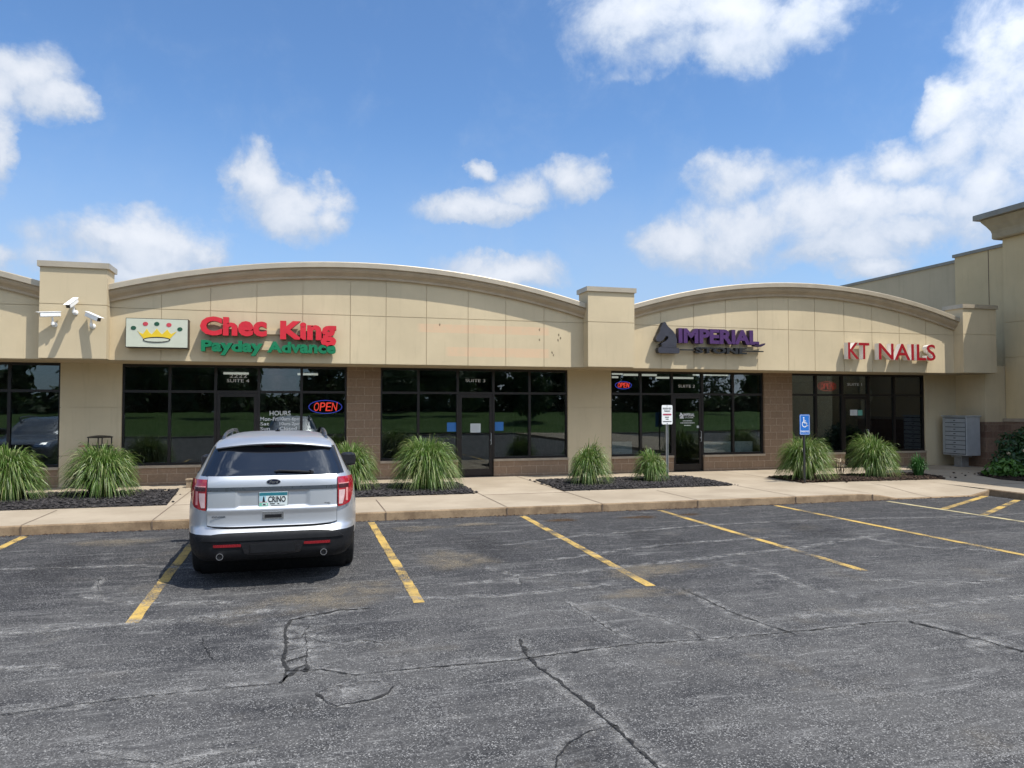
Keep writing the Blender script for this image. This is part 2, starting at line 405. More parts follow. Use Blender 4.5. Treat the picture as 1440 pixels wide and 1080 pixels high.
def solid(mb, pts, fs, y, depth, mi=0, side=None):
    n = len(pts); side = mi if side is None else side
    cnt = {}
    for f in fs:
        for a, b in zip(f, f[1:] + f[:1]): cnt[(a, b)] = cnt.get((a, b), 0) + 1
    vs = [(x, y, z) for x, z in pts] + [(x, y + depth, z) for x, z in pts]
    mb.add(vs, fs, mi)
    o = len(mb.v) - 2 * n
    sf = [(a, a + n, b + n, b) for (a, b) in cnt if (b, a) not in cnt]
    mb.f += [tuple(i + o for i in f) for f in sf]; mb.m += [side] * len(sf)
    bf = [tuple(i + n for i in reversed(f)) for f in fs]
    mb.f += [tuple(i + o for i in f) for f in bf]; mb.m += [side] * len(bf)
def letters(parent, txt, x0, x1, zb, zt, y, depth, mats, bold=0.0, tight=1.0, slope=0.0, name='letter', lc=1.0):
    """one mesh per letter; baseline zb, cap height to zt (of a capital)"""
    full, _ = text_mesh(txt, bold); ax = min(v[0] for v in full); bx = max(v[0] for v in full)
    cap, _ = text_mesh('H', bold); c0 = min(v[1] for v in cap); c1 = max(v[1] for v in cap)
    sx, sz = (x1 - x0) / (bx - ax), (zt - zb) / (c1 - c0)
    for i, ch in enumerate(txt):
        if ch == ' ': continue
        pre, _ = text_mesh(txt[:i + 1], bold); vs, fs = text_mesh(ch, bold)
        off = max(v[0] for v in pre) - max(v[0] for v in vs)
        if ch.islower() and lc != 1: vs = [(v[0], c0 + (v[1] - c0) * (lc if ch not in 'hdikl' else 1.0)) for v in vs]
        if tight != 1.0:
            cx = (min(v[0] for v in vs) + max(v[0] for v in vs)) / 2
            vs = [(cx + (v[0] - cx) * tight, v[1]) for v in vs]
        mb = MB(); pts = []
        for v in vs:
            X = x0 + (v[0] + off - ax) * sx
            pts.append((X, zb + (v[1] - c0) * sz + slope * (X - x0)))
        solid(mb, pts, fs, y, depth, 0, 1)
        mb.build(name, mats, parent)

# ------------------------------------------------------------------ ground
def sheet(name, x0, x1, y0, y1, z, mat, nx=1, ny=1):
    mb = MB()
    vs = [(x0 + (x1 - x0) * i / nx, y0 + (y1 - y0) * j / ny, z) for j in range(ny + 1) for i in range(nx + 1)]
    fs = [(j * (nx + 1) + i, j * (nx + 1) + i + 1, (j + 1) * (nx + 1) + i + 1, (j + 1) * (nx + 1) + i) for j in range(ny) for i in range(nx)]
    return tag(mb.add(vs, fs).build(name, mat), kind='structure')
sheet('ground', -400, 400, -400, 400, -.012, 'lawn')
sheet('parking_lot', -42, 45, -13.5, 21, 0, 'asphalt')
mb = MB()       # grassy bank across the drive, seen mirrored in the windows
nx, ny = 40, 12; vs = []
for j in range(ny + 1):
    for i in range(nx + 1):
        x = -90 + 180 * i / nx; yy = -13.6 - 30 * j / ny
        vs.append((x, yy, .13 + 1.25 * (1 - math.cos(min(1, j / 9) * math.pi)) / 2 + .12 * math.sin(x * .21 + j)))
mb.add(vs, [(j * (nx + 1) + i, (j + 1) * (nx + 1) + i, (j + 1) * (nx + 1) + i + 1, j * (nx + 1) + i + 1) for j in range(ny) for i in range(nx)])
tag(mb.build('grass_bank', 'lawn', smooth=True), kind='structure')
tag(MB().box(-90, 90, -13.6, -13.4, -.01, .13).build('far_kerb', 'concrete'), kind='structure')

# painted parking lines (sheets 4 mm above the lot)
def strip(pts, w, z, name, mat, ends=1.0):
    """ribbon with a soft falloff attribute"""
    mb = MB(); P = [Vector((p[0], p[1], 0)) for p in pts]; vs = []; at = []
    n = len(P)
    for i, p in enumerate(P):
        d = (P[min(i + 1, n - 1)] - P[max(i - 1, 0)]).normalized(); q = Vector((-d.y, d.x, 0))
        e = ends if i in (0, n - 1) else 1.0
        ww = w[i] if isinstance(w, list) else w
        for k in (-1, 0, 1):
            v = p + q * (k * ww); vs.append((v.x, v.y, z)); at.append(e if k == 0 else 0.0)
    fs = []
    for i in range(n - 1):
        for k in (0, 1):
            a = i * 3 + k; fs.append((a, a + 3, a + 4, a + 1)[::-1])
    mb.add(vs, fs, 0, at)
    return tag(mb.build(name, mat, attr='fall'), kind='structure')
def line(x0, y0, x1, y1, w, mat, z=.004):
    d = Vector((x1 - x0, y1 - y0, 0)); L = d.length; d /= L; q = Vector((-d.y, d.x, 0)); mb = MB(); n = 40; rr = random.Random(int(x0 * 100)); vs = []
    for i in range(n + 1):
        p = Vector((x0, y0, 0)) + d * (L * i / n)
        a = w / 2 + rr.uniform(-.006, .006); b = w / 2 + rr.uniform(-.006, .006)
        vs += [(p.x - q.x * a, p.y - q.y * a, z), (p.x + q.x * b, p.y + q.y * b, z)]
    mb.add(vs, [(2 * i, 2 * i + 1, 2 * i + 3, 2 * i + 2)[::-1] for i in range(n)])
    tag(mb.build('parking_line', mat), kind='structure')
for x, x1 in ((-6.92, -6.9), (-4.1, -4.1), (-1.52, -1.49), (1.2, 1.19), (3.95, 3.79), (6.73, 6.66), (9.34, 9.45)): line(x, 13.25, x1, 7.68, .115, 'paint_yellow')
for x in (-9.6, -12.3): line(x, 13.1, x, 7.66, .115, 'paint_yellow')
line(12.05, 13.2, 12.3, 7.7, .11, 'paint_pale'); line(14.95, 12.4, 15.0, 7.7, .11, 'paint_pale')
line(12.2, 11.9, 14.85, 13.35, .13, 'paint_yellow', .005); line(12.25, 11.05, 14.9, 12.6, .13, 'paint_yellow', .005)
line(12.25, 9.6, 14.9, 11.1, .13, 'paint_yellow', .005); line(12.25, 8.1, 14.9, 9.6, .13, 'paint_yellow', .005)

def jitter(pts, seg, amp, seed):
    rr = random.Random(seed); out = []
    for a, b in zip(pts, pts[1:]):
        L = math.hypot(b[0] - a[0], b[1] - a[1]); n = max(1, int(L / seg))
        for i in range(n):
            k = i / n; out.append((a[0] + (b[0] - a[0]) * k + rr.uniform(-amp, amp), a[1] + (b[1] - a[1]) * k + rr.uniform(-amp, amp)))
    out.append(pts[-1]); return out
CR = [
 ([(-1.95, 5.62), (-1.38, 5.69), (-.81, 5.73), (-.14, 5.72)], .004, .07),
 ([(-.10, 5.97), (.16, 5.94), (.41, 5.74), (.73, 5.76), (1.62, 5.73), (2.68, 5.85), (3.73, 5.77), (4.54, 5.78), (5.15, 5.82), (5.48, 5.75)], .006, .05),
 ([(5.48, 5.75), (5.59, 5.38), (5.71, 4.8)], .012, .12),
 ([(-.10, 5.74), (-.08, 5.96), (-.12, 6.22), (-.10, 6.58), (-.12, 7.1), (-.08, 7.37), (.13, 7.48), (.37, 7.6), (.68, 7.59)], .011, .09),
 ([(-.12, 5.74), (-.06, 5.88), (0, 6.02), (.07, 6.06), (.05, 5.92)], .016, .05),
 ([(1.83, 6.23), (1.78, 5.91), (1.77, 5.6), (1.85, 5.05), (1.9, 4.53), (1.92, 4.05), (1.94, 3.3)], .011, .08),
 ([(4.07, 7.48), (4.06, 6.86), (4.06, 6.47), (4.13, 6.06), (4.21, 5.7)], .006, .09),
 ([(.12, 5.46), (.2, 5.27), (.26, 5.19), (.47, 5.23), (.62, 5.34), (.66, 5.44)], .009, .03),
 ([(.66, 5.44), (.55, 5.57), (.38, 5.6), (.25, 5.55), (.12, 5.46)], .003, .03),
 ([(2.62, 7.36), (2.68, 6.71), (2.69, 6.24), (2.79, 5.8)], .003, .05),
 ([(2.95, 7.2), (3.08, 6.8), (3.31, 6.49), (3.39, 6.11), (3.33, 5.8)], .002, .06),
 ([(-.09, 6.77), (.03, 6.8), (.09, 7.15)], .004, 0), ([(-.08, 6.48), (.06, 6.53), (.07, 6.94), (.19, 7.01)], .005, 0),
 ([(.06, 6.08), (.07, 6.53)], .005, 0), ([(.09, 6.76), (.23, 6.58), (.35, 6.49)], .004, 0), ([(-.1, 6.2), (.06, 6.3)], .004, 0),
 ([(-.8, 7.01), (-.73, 6.66), (-.65, 6.4)], .004, 0), ([(-2.26, 9.85), (-2.17, 9.35), (-2.02, 8.88)], .002, .04),
 ([(1.35, 3.9), (1.43, 4.1), (1.56, 4.25), (1.73, 4.36), (1.93, 4.39)], .005, .05)]
CR += [([(-2.6, 6.9), (-2.2, 6.6), (-1.7, 6.55)], .002, .06), ([(6.2, 7.4), (7.0, 6.9), (7.9, 6.8)], .003, .07), ([(-1.2, 4.9), (-.7, 4.6), (-.2, 4.7)], .002, .05),
 ([(5.2, 8.6), (5.5, 7.9), (5.4, 7.2), (5.7, 6.6)], .002, .06), ([(8.3, 9.6), (8.6, 8.7), (9.4, 8.2)], .002, .06), ([(.2, 6.9), (.45, 7.0), (.6, 6.85)], .003, 0), ([(-.02, 7.2), (.2, 7.15), (.3, 7.3)], .003, 0), ([(.25, 6.55), (.5, 6.6), (.75, 6.4)], .003, .05), ([(2.2, 9.2), (2.5, 8.6), (2.4, 8.1)], .002, .05)]
for k, (p, w, pale) in enumerate(CR):
    rr = random.Random(k); pj = jitter(p, .05, .011, k)
    if pale: strip(jitter(p, .12, .03, k + 50), pale * 1.7, .004, 'worn_asphalt', 'wear_pale', .2)
    strip(pj, [w * rr.uniform(.3, 1.6) * (1.5 if rr.random() < .12 else 1) for _ in pj], .008, 'asphalt_crack', 'crack')
for k, (p, w) in enumerate([([(2.75, 10.49), (4.01, 10.93), (6.75, 11.39), (9.3, 11.35), (11.74, 10.93), (13.5, 11.0)], .09), ([(-2.9, 7.6), (-1.88, 7.71), (-.91, 7.68), (0, 7.81)], .16),
        ([(4.4, 6.2), (6, 6.11), (7.6, 6.21)], .14), ([(-3.8, 10.7), (-1.91, 10.4), (-.9, 9.91)], .10), ([(1.6, 8.3), (4, 8.7), (7, 9.2), (9, 9.9)], .12), ([(3, 9.3), (5, 9.9), (7.5, 10.1)], .10),
        ([(-2.3, 9.0), (-1.6, 8.4), (-.6, 8.2)], .12), ([(.9, 7.9), (2.2, 7.7), (3.5, 7.9)], .1)]):
    strip(jitter(p, .2, .02, k + 90), w, .0045 + .0003 * k, 'worn_asphalt', 'wear_pale', .1)
def blot(cx, cy, rx, ry, z, mat, rot=0.0, seed=0):
    rr = random.Random(seed); mb = MB(); n = 28; vs = [(cx, cy, z)]; at = [1.0]
    for ring in (.55, 1.0):
        for i in range(n):
            a = 2 * math.pi * i / n; k = ring * (1 + .13 * math.sin(3 * a + seed) + .08 * math.sin(7 * a + 2 * seed))
            x, y = rx * k * math.cos(a), ry * k * math.sin(a)
            vs.append((cx + x * math.cos(rot) - y * math.sin(rot), cy + x * math.sin(rot) + y * math.cos(rot), z)); at.append(.6 if ring < 1 else 0.0)
    fs = [(0, 1 + i, 1 + (i + 1) % n) for i in range(n)] + [(1 + i, 1 + n + i, 1 + n + (i + 1) % n, 1 + (i + 1) % n) for i in range(n)]
    mb.add(vs, fs, 0, at); tag(mb.build('asphalt_stain', mat, attr='fall'), kind='structure')
Z0 = .0056
for k, (x, y, a, b, mt, rot) in enumerate([(.35, 8.15, 1.2, .55, 'wear_dust', .5), (1.9, 12.35, .55, .35, 'wear_dust', 0), (4.2, 8.4, .9, .4, 'wear_dust', .2), (2.9, 12.5, .5, .22, 'wear_dust', 0),
        (4.45, 12.55, .42, .2, 'wear_rust', 0), (5.95, 12.5, .45, .2, 'wear_rust', 0), (7.0, 12.55, .3, .16, 'wear_rust', .2), (.36, 5.4, .26, .16, 'wear_pale', .2), (.1, 6.6, .22, .7, 'wear_pale', 0),
        (1.95, 9.7, .6, .8, 'wear_dust', .2), (3.6, 7.4, .7, .25, 'wear_dust', 0), (5.6, 5.0, .35, .25, 'wear_pale', .4), (-2.6, 12.3, .8, .4, 'wear_dust', 0), (1.6, 4.05, .22, .28, 'wear_dark', 0),
        (2.55, 10.6, .5, 1.2, 'wear_dark', .1), (5.2, 10.5, .5, 1.3, 'wear_dark', 0), (8.1, 10.6, .5, 1.2, 'wear_dark', 0), (-2.9, 10.6, .45, 1.2, 'wear_dark', 0)]):
    blot(x, y, a, b, Z0 + .0002 * k, mt, rot, k)

# ------------------------------------------------------------------ pavement, kerb, beds
def smooth01(a): a = max(0, min(1, a)); return a * a * (3 - 2 * a)
def walk_z(x, y):
    lat = smooth01((x - 11.7) / .9) * (1 - smooth01((x - 14.6) / .6))
    return .15 - .125 * lat * (1 - smooth01((y - 13.4) / 1.7))
mb = MB()
xs = [-30 + .5 * i for i in range(int(45.0 / .5))] + [15.05]; ys = [13.56 + (19.75 - 13.56) * j / 16 for j in range(17)]
xs = [x for x in xs if x < 15.05] + [15.05]
vs = [(x, y, walk_z(x, y)) for y in ys for x in xs]; n = len(xs)
mb.add(vs, [(j * n + i, j * n + i + 1, (j + 1) * n + i + 1, (j + 1) * n + i) for j in range(16) for i in range(n - 1)])
mb.add([(15.05, 13.56, .15), (21.6, 13.56, .15), (21.6, 19.75, .15), (15.05, 19.75, .15)], [(0, 1, 2, 3)])
mb.add([(15.2, -13, .15), (21.6, -13, .15), (21.6, 13.56, .15), (15.2, 13.56, .15)], [(0, 1, 2, 3)])
tag(mb.build('sidewalk', 'concrete', smooth=True), kind='structure')
mb = MB()
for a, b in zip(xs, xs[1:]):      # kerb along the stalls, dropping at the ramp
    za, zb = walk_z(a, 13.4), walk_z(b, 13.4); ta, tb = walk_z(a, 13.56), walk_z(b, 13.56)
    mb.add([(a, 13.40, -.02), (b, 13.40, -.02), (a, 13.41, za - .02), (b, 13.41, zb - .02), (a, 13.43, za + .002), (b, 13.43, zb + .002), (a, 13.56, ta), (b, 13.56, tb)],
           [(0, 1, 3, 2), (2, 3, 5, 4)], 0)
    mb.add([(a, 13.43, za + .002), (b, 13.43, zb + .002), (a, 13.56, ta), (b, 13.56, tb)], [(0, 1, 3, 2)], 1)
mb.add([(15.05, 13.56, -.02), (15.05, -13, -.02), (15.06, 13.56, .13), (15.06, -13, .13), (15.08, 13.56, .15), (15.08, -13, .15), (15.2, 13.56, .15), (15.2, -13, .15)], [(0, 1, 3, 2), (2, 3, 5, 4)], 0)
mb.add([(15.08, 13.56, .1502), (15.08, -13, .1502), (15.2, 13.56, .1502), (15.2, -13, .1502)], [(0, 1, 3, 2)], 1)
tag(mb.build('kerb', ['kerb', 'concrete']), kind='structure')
mb = MB()
for x in (-9.9, -7.9, -6.1, -4.2, -2.32, -.42, 1.47, 3.70, 5.6, 7.65, 9.93, 11.85, 13.4):
    for a, b in ((13.43, 15.2), (18.3, 19.4)) if x not in (-2.32, -.42, 3.70, 5.6, 9.93, 11.85) else ((13.43, 19.4),):
        N = 10
        for k in range(N):
            y0, y1 = a + (b - a) * k / N, a + (b - a) * (k + 1) / N
            mb.add([(x - .009, y0, walk_z(x, y0) + .005), (x + .009, y0, walk_z(x, y0) + .005), (x + .009, y1, walk_z(x, y1) + .005), (x - .009, y1, walk_z(x, y1) + .005)], [(0, 1, 2, 3)])
    mb.box(x - .012, x + .012, 13.394, 13.41, .0, max(.02, walk_z(x, 13.4) - .01))
mb.box(-2.32, -.42, 15.40, 15.416, .151, .1545); mb.box(3.7, 5.6, 15.40, 15.416, .151, .1545); mb.box(15.9, 21, 14.2, 14.215, .151, .1545); mb.box(17.0, 17.015, -4, 14.2, .151, .1545)
tag(mb.build('sidewalk_joints', 'joint'), kind='structure')

def bed(pts, mat, seed, count, name='mulch_bed'):
    rr = random.Random(seed); mb = MB(); n = len(pts)
    x0, x1 = min(p[0] for p in pts), max(p[0] for p in pts); y0, y1 = min(p[1] for p in pts), max(p[1] for p in pts)
    cx, cy = (x0 + x1) / 2, (y0 + y1) / 2
    vs = [(p[0], p[1], .154) for p in pts] + [(cx + (p[0] - cx) * .9, cy + (p[1] - cy) * .85, .178) for p in pts] + [(cx, cy, .19)]
    fs = [(i, (i + 1) % n, (i + 1) % n + n, i + n) for i in range(n)] + [(i + n, (i + 1) % n + n, 2 * n) for i in range(n)]
    mb.add(vs, fs, 0, .15)
    def inside(x, y):
        c = False
        for (ax, ay), (bx, by) in zip(pts, pts[1:] + pts[:1]):
            if (ay > y) != (by > y) and x < (bx - ax) * (y - ay) / (by - ay) + ax: c = not c
        return c
    k = 0
    while k < count:
        x, y = rr.uniform(x0 - .05, x1 + .05), rr.uniform(y0 - .05, y1 + .05)
        if not inside(x, y): 
            if rr.random() > .06: continue
        k += 1; s = rr.uniform(.018, .05); e = min(1, min(abs(x - x0), abs(x - x1), abs(y - y0), abs(y - y1)) / .25)
        M = Matrix.Rotation(rr.uniform(0, 6.3), 3, 'Z') @ Matrix.Rotation(rr.uniform(-.6, .6), 3, 'X')
        c = Vector((x, y, .158 + .028 * e + s * .25))
        q = [c + M @ Vector(v) for v in ((-s, -s * .5, 0), (s, -s * .4, 0), (s * .8, s * .5, 0), (-s * .7, s * .6, 0), (0, 0, s * .6), (0, 0, -s * .5))]
        mb.add(q, [(0, 1, 4), (1, 2, 4), (2, 3, 4), (3, 0, 4), (1, 0, 5), (2, 1, 5), (3, 2, 5), (0, 3, 5)], 0, rr.random() ** 1.5)
    return tag(mb.build(name, mat, attr='tint'), kind='stuff')
bed([(-9.5, 15.42), (-2.42, 15.42), (-2.6, 18.1), (-9.5, 18.2)], 'mulch', 1, 3600)
bed([(-.35, 15.66), (3.62, 15.7), (3.72, 18.0), (-.35, 18.1)], 'mulch', 2, 2800)
bed([(5.6, 15.62), (9.85, 15.64), (10.0, 17.85), (5.75, 18.1)], 'mulch', 3, 3000)
bed([(11.86, 15.76), (16.0, 15.55), (16.5, 16.9), (11.9, 17.3)], 'mulch_brown', 4, 2600)
bed([(17.3, 15.1), (17.8, 16.25), (18.6, 16.7), (21.1, 16.9), (21.1, 6), (18.1, 6), (17.4, 14.2)], 'mulch_brown', 5, 1500)

rr = random.Random(9); mb = MB()        # grit and bits of mulch washed up along the kerb
for k in range(1500):
    x = rr.uniform(-9, 14.5); y = 13.39 - abs(rr.gauss(0, .07)); s = rr.uniform(.006, .022)
    M = Matrix.Rotation(rr.uniform(0, 6.3), 3, 'Z'); c = Vector((x, y, s * .3))
    mb.add([c + M @ Vector(v) for v in ((-s, -s * .5, 0), (s, -s * .4, 0), (s * .8, s * .5, 0), (-s * .7, s * .6, 0), (0, 0, s * .6), (0, 0, -s * .3))], [(0, 1, 4), (1, 2, 4), (2, 3, 4), (3, 0, 4)], 0, min(1, rr.random() * 1.3))
tag(mb.build('kerb_debris', 'mulch_brown', attr='tint'), kind='stuff')

# ------------------------------------------------------------------ the strip building
YW, YF, YP = 19.5, 18.25, 17.9
BLD = thing('strip_mall_building', 'long tan stucco strip mall with two arched parapets over dark storefront windows', 'building', (2.0, 19.5, .15))
def arch(xa, xb, ze, za):
    h = (xb - xa) / 2; s = za - ze; r = (h * h + s * s) / (2 * s); cx = (xa + xb) / 2
    return lambda x: za - r + math.sqrt(max(0, r * r - (x - cx) ** 2))
def fascia(xa, xb, joints, ze, za, mat):
    A = arch(xa, xb, ze, za); g = .007
    mb = MB(); xs = [xa] + joints + [xb]
    N = 48; top = [(xa + (xb - xa) * i / N) for i in range(N + 1)]
    mb.prism_y([(xa, 3.06), (xb, 3.06)] + [(x, A(x) - .06) for x in reversed(top)], YF + .014, YF + .3)
    for a, b in zip(xs, xs[1:]):
        a2, b2 = a + (g if a > xa else 0), b - (g if b < xb else 0)
        mb.prism_y([(a2, 3.05), (b2, 3.05), (b2, 4.203), (a2, 4.203)], YF, YF + .013)
        m_ = [a2 + (b2 - a2) * k / 5 for k in range(6)]
        mb.prism_y([(a2, 4.217), (b2, 4.217)] + [(x, A(x) - .08) for x in reversed(m_)], YF, YF + .013)
    par = mb.build('arched_parapet', mat, BLD)
    def sweep(prof, name, m, ext=0):
        q = MB(); n = len(prof); vs = []
        xx = [xa - ext] + top[1:-1] + [xb + ext]
        for x in xx: vs += [(x, YF - o_, A(min(max(x, xa), xb)) + dz) for o_, dz in prof]
        fs = [(i * n + k, i * n + (k + 1) % n, (i + 1) * n + (k + 1) % n, (i + 1) * n + k) for i in range(N) for k in range(n)]
        fs += [tuple(range(n))[::-1], tuple(range(N * n, N * n + n))]
        q.add(vs, fs); return q.build(name, m, par)
    sweep([(-.36, 0), (.235, -.004), (.242, -.02), (.242, -.13), (.19, -.135), (-.36, -.135)], 'coping', 'coping')
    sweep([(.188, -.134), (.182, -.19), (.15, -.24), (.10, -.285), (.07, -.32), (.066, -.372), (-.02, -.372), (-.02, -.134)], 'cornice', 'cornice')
fascia(-4.06, 7.1, [-3.03, -2.0, -1.0, .03, 1.13, 1.98, 2.97, 4.02, 5.0, 6.02], 4.70, 5.46, 'eifs_stained')
fascia(8.4, 19.2, [9.34, 10.33, 11.32, 12.33, 13.34, 14.22, 15.22, 16.2, 17.18, 18.16], 4.72, 5.53, 'eifs')
fascia(-16.5, -5.35, [-15.5, -14.5, -13.5, -12.5, -11.5, -10.4, -9.4, -8.4, -7.4, -6.4], 4.70, 5.46, 'eifs')
def pilaster(x0, x1):
    mb = MB(); g = .014
    mb.box(x0 + g, x1 - g, YP + g, YF + .3, 3.06, 4.98)
    mb.box(x0, x1, YP, YF + .3, 3.052, 4.203); mb.box(x0, x1, YP, YF + .3, 4.217, 5.0)
    p = mb.build('pilaster', 'eifs', BLD)
    MB().box(x0 - .045, x1 + .045, YP - .045, YF + .36, 5.0, 5.12).build('coping', 'coping', p)
    MB().box(x0 + .03, x1 - .03, YP + .03, 18.26, 3.035, 3.05).build('soffit', 'soffit', p)
for a, b in ((-17.8, -16.5), (-5.35, -4.06), (7.1, 8.4), (19.2, 20.47)): pilaster(a, b)
MB().box(-17.8, 20.5, YF + .03, 19.75, 3.035, 3.049).build('soffit', 'soffit', BLD)
MB().box(-17.8, 20.5, YF + .3, 44, 3.9, 4.1).build('roof', 'coping_anchor', BLD)
def column(x0, x1):
    mb = MB(); g = .007
    mb.box(x0 + .012, x1 - .012, 19.44 + .012, 19.8, .15, 3.035)
    for a, b in ((.15, .88 - g), (.88 + g, 2.0 - g), (2.0 + g, 3.034)): mb.box(x0, x1, 19.44, 19.78, a, b)
    mb.build('wall_column', 'eifs_low', BLD)
for a, b in ((-5.35, -4.06), (7.11, 8.40), (19.28, 20.5), (-17.8, -16.5)): column(a, b)
for a, b in ((1.13, 1.98), (13.34, 14.31)): MB().box(a, b, 19.43, 19.8, .15, 3.034).build('brick_pier', 'block', BLD)
# return wall closing the corner by the mailboxes
rw = MB().box(20.5, 21.4, 18.36, 19.9, .15, 3.3).build('wall_return', 'eifs_low', BLD)
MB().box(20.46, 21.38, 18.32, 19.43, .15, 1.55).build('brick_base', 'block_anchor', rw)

LET = []
def suite(x0, x1, mull, door, label):
    xs = [x0] + mull + [x1]; f = .032
    for i, (a, b) in enumerate(zip(xs, xs[1:])):
        ea = .045 if i == 0 else f; eb = .045 if i == len(xs) - 2 else f
        zb = .15 if i == door else .62
        mb = MB()
        mb.box(a, a + ea, YW, YW + .11, zb, 3.034); mb.box(b - eb, b, YW, YW + .11, zb, 3.034)
        mb.box(a + ea, b - eb, YW + .002, YW + .108, 2.975, 3.034); mb.box(a + ea, b - eb, YW + .002, YW + .108, 2.355, 2.415)
        if i != door: mb.box(a + ea, b - eb, YW + .002, YW + .108, .62, .68)
        else: mb.box(a + ea, b - eb, YW - .03, YW + .14, .15, .168)
        w = mb.build('door' if i == door else 'window', 'frame', BLD)
        MB().box(a + ea, b - eb, YW + .05, YW + .058, 2.415, 2.975).build('transom_pane', 'glass', w)
        if i != door:
            MB().box(a + ea, b - eb, YW + .05, YW + .058, .68, 2.355).build('pane', 'glass', w)
        else:
            q = MB(); c, d = a + ea + .004, b - eb - .004
            q.box(c, c + .075, YW + .01, YW + .06, .18, 2.35); q.box(d - .075, d, YW + .01, YW + .06, .18, 2.35)
            q.box(c + .075, d - .075, YW + .012, YW + .058, 2.26, 2.35); q.box(c + .075, d - .075, YW + .012, YW + .058, .18, .36)
            q.build('door_leaf', 'frame', w)
            MB().box(c + .075, d - .075, YW + .03, YW + .038, .36, 2.26).build('door_pane', 'glass', w)
            h = MB().path([(d - .04, YW + .01, 1.0), (d - .04, YW - .05, 1.02), (d - .04, YW - .05, 1.3), (d - .04, YW + .01, 1.32)], .011)
            h.tube((d - .035, YW + .012, 1.12), (d - .035, YW - .004, 1.12), .022); h.build('handle', 'galv', w)
            if label:
                mb = MB(); cx = (a + b) / 2
                if label == '4':
                    flat_text(mb, '2222', cx - .19, cx + .22, 2.735, 2.815, YW + .046); flat_text(mb, 'SUITE 4', cx - .25, cx + .27, 2.62, 2.70, YW + .046)
                else: flat_text(mb, 'SUITE ' + label, cx - .27, cx + .27, 2.68 - (.1 if label == '2' else 0), 2.76 - (.1 if label == '2' else 0), YW + .046)
                mb.build('suite_lettering', 'vinyl', w)
        if i != door:
            bs = MB().box(a, b, 19.43, 19.75, .15, .56).build('brick_base', 'block', BLD)
            MB().box(a, b, 19.40, 19.76, .56, .62).build('sill', 'stone_cap', bs)
    # room behind
    MB().box(x0 - .3, x1 + .3, 26.0, 26.1, .15, 3.2).build('interior_wall', 'interior_wall', BLD)
    for X in (x0 - .35, x1 + .3): MB().box(X, X + .05, 19.82, 26, .15, 3.2).build('interior_wall', 'interior_wall', BLD)
    MB().box(x0 - .3, x1 + .3, 19.4, 26, .10, .155).build('interior_floor', 'interior_floor', BLD)
    cl = MB().box(x0 - .3, x1 + .3, 19.8, 26, 3.05, 3.15).build('ceiling', 'ceiling', BLD)
    return cl
c5 = suite(-16.5, -5.35, [-15.4, -14.3, -13.2, -12.1, -11.0, -9.9, -8.7, -7.5, -6.4], 4, '')
c4 = suite(-4.06, 1.13, [-3.03, -2.0, -1.0, .02], 2, '4')
c3 = suite(1.98, 7.11, [2.97, 4.02, 5.0, 6.02], 2, '3')
c2 = suite(8.40, 13.34, [9.34, 10.33, 11.31, 12.33], 2, '2')
c1 = suite(14.31, 19.28, [15.22, 16.18, 17.16, 18.14], 2, '1')
for cl, lst in ((c2, [(8.3, 9.3, 20.6), (9.6, 10.7, 21.2), (11.6, 12.8, 20.5), (8.8, 10.2, 23), (11.6, 13, 23)]), (c1, [(14.6, 15.6, 21.6)]), (c4, [(-2.2, -1.5, 23.5), (-.1, .5, 23.5)])):
    for a, b, y in lst:
        MB().box(a, b, y, y + .07, 2.98, 3.04).build('ceiling_light', 'tube_lamp', cl)

# lettering on the glass of the payday shop (a decal of the window, fourth bay)
wins = [o for o in BLD.children if o.name.split('.')[0] in ('window', 'door')]
def bay_at(x): 
    return min(wins, key=lambda o: abs(sum(v.co.x for v in o.data.vertices) / len(o.data.vertices) - x))
mb = MB(); yy = YW + .044
flat_text(mb, 'HOURS', -.74, -.24, 1.80, 1.915, yy, bold=.01)
flat_text(mb, 'Mon-Fri', -.96, -.53, 1.665, 1.765, yy, bold=.01); flat_text(mb, '10am-6pm', -.50, .0, 1.645, 1.765, yy, bold=.01)
flat_text(mb, 'Sat', -.96, -.75, 1.555, 1.635, yy, bold=.01); flat_text(mb, '10am-2pm', -.50, .0, 1.53, 1.635, yy, bold=.01)
flat_text(mb, 'Sun', -.96, -.73, 1.435, 1.515, yy, bold=.01); flat_text(mb, 'Closed', -.50, -.09, 1.435, 1.52, yy, bold=.01)
flat_text(mb, '560-865-4060', -.92, -.04, 1.28, 1.39, yy, bold=.01)
mb.build('opening_hours', 'vinyl', bay_at(-.5))

KN = [(205,130),(222,98),(238,92),(254,99),(262,118),(275,135),(305,158),(335,185),(356,215),(370,255),(374,295),(366,330),(290,328),(215,325),(194,318),(210,303),(245,288),(268,270),(280,248),(276,236),(262,232),(246,240),(232,262),(210,283),(182,291),(162,290),(146,280),(139,266),(148,244),(166,222),(180,200),(190,165)]
def knight(mb, fx, fz, y, depth, mi=0, side=None):
    for poly in (KN, [(205, 326), (365, 331), (372, 352), (200, 348)], [(172, 352), (190, 345), (390, 350), (402, 362), (402, 394), (392, 405), (180, 406), (168, 395), (166, 370)]):
        p = [(fx(x), fz(z)) for x, z in poly]
        if sum(a[0] * b[1] - b[0] * a[1] for a, b in zip(p, p[1:] + p[:1])) < 0: p.reverse()
        mb.prism_y(p, y, y + depth, mi) if side is None else solid(mb, p, [tuple(range(len(p)))], y, depth, mi, side)
mb = MB(); s = .55 / 1100
knight(mb, lambda x: 10.56 + (x - 140) * s * 1.15, lambda z: 1.85 - (z - 95) * s * 1.1, yy - .02, .002)
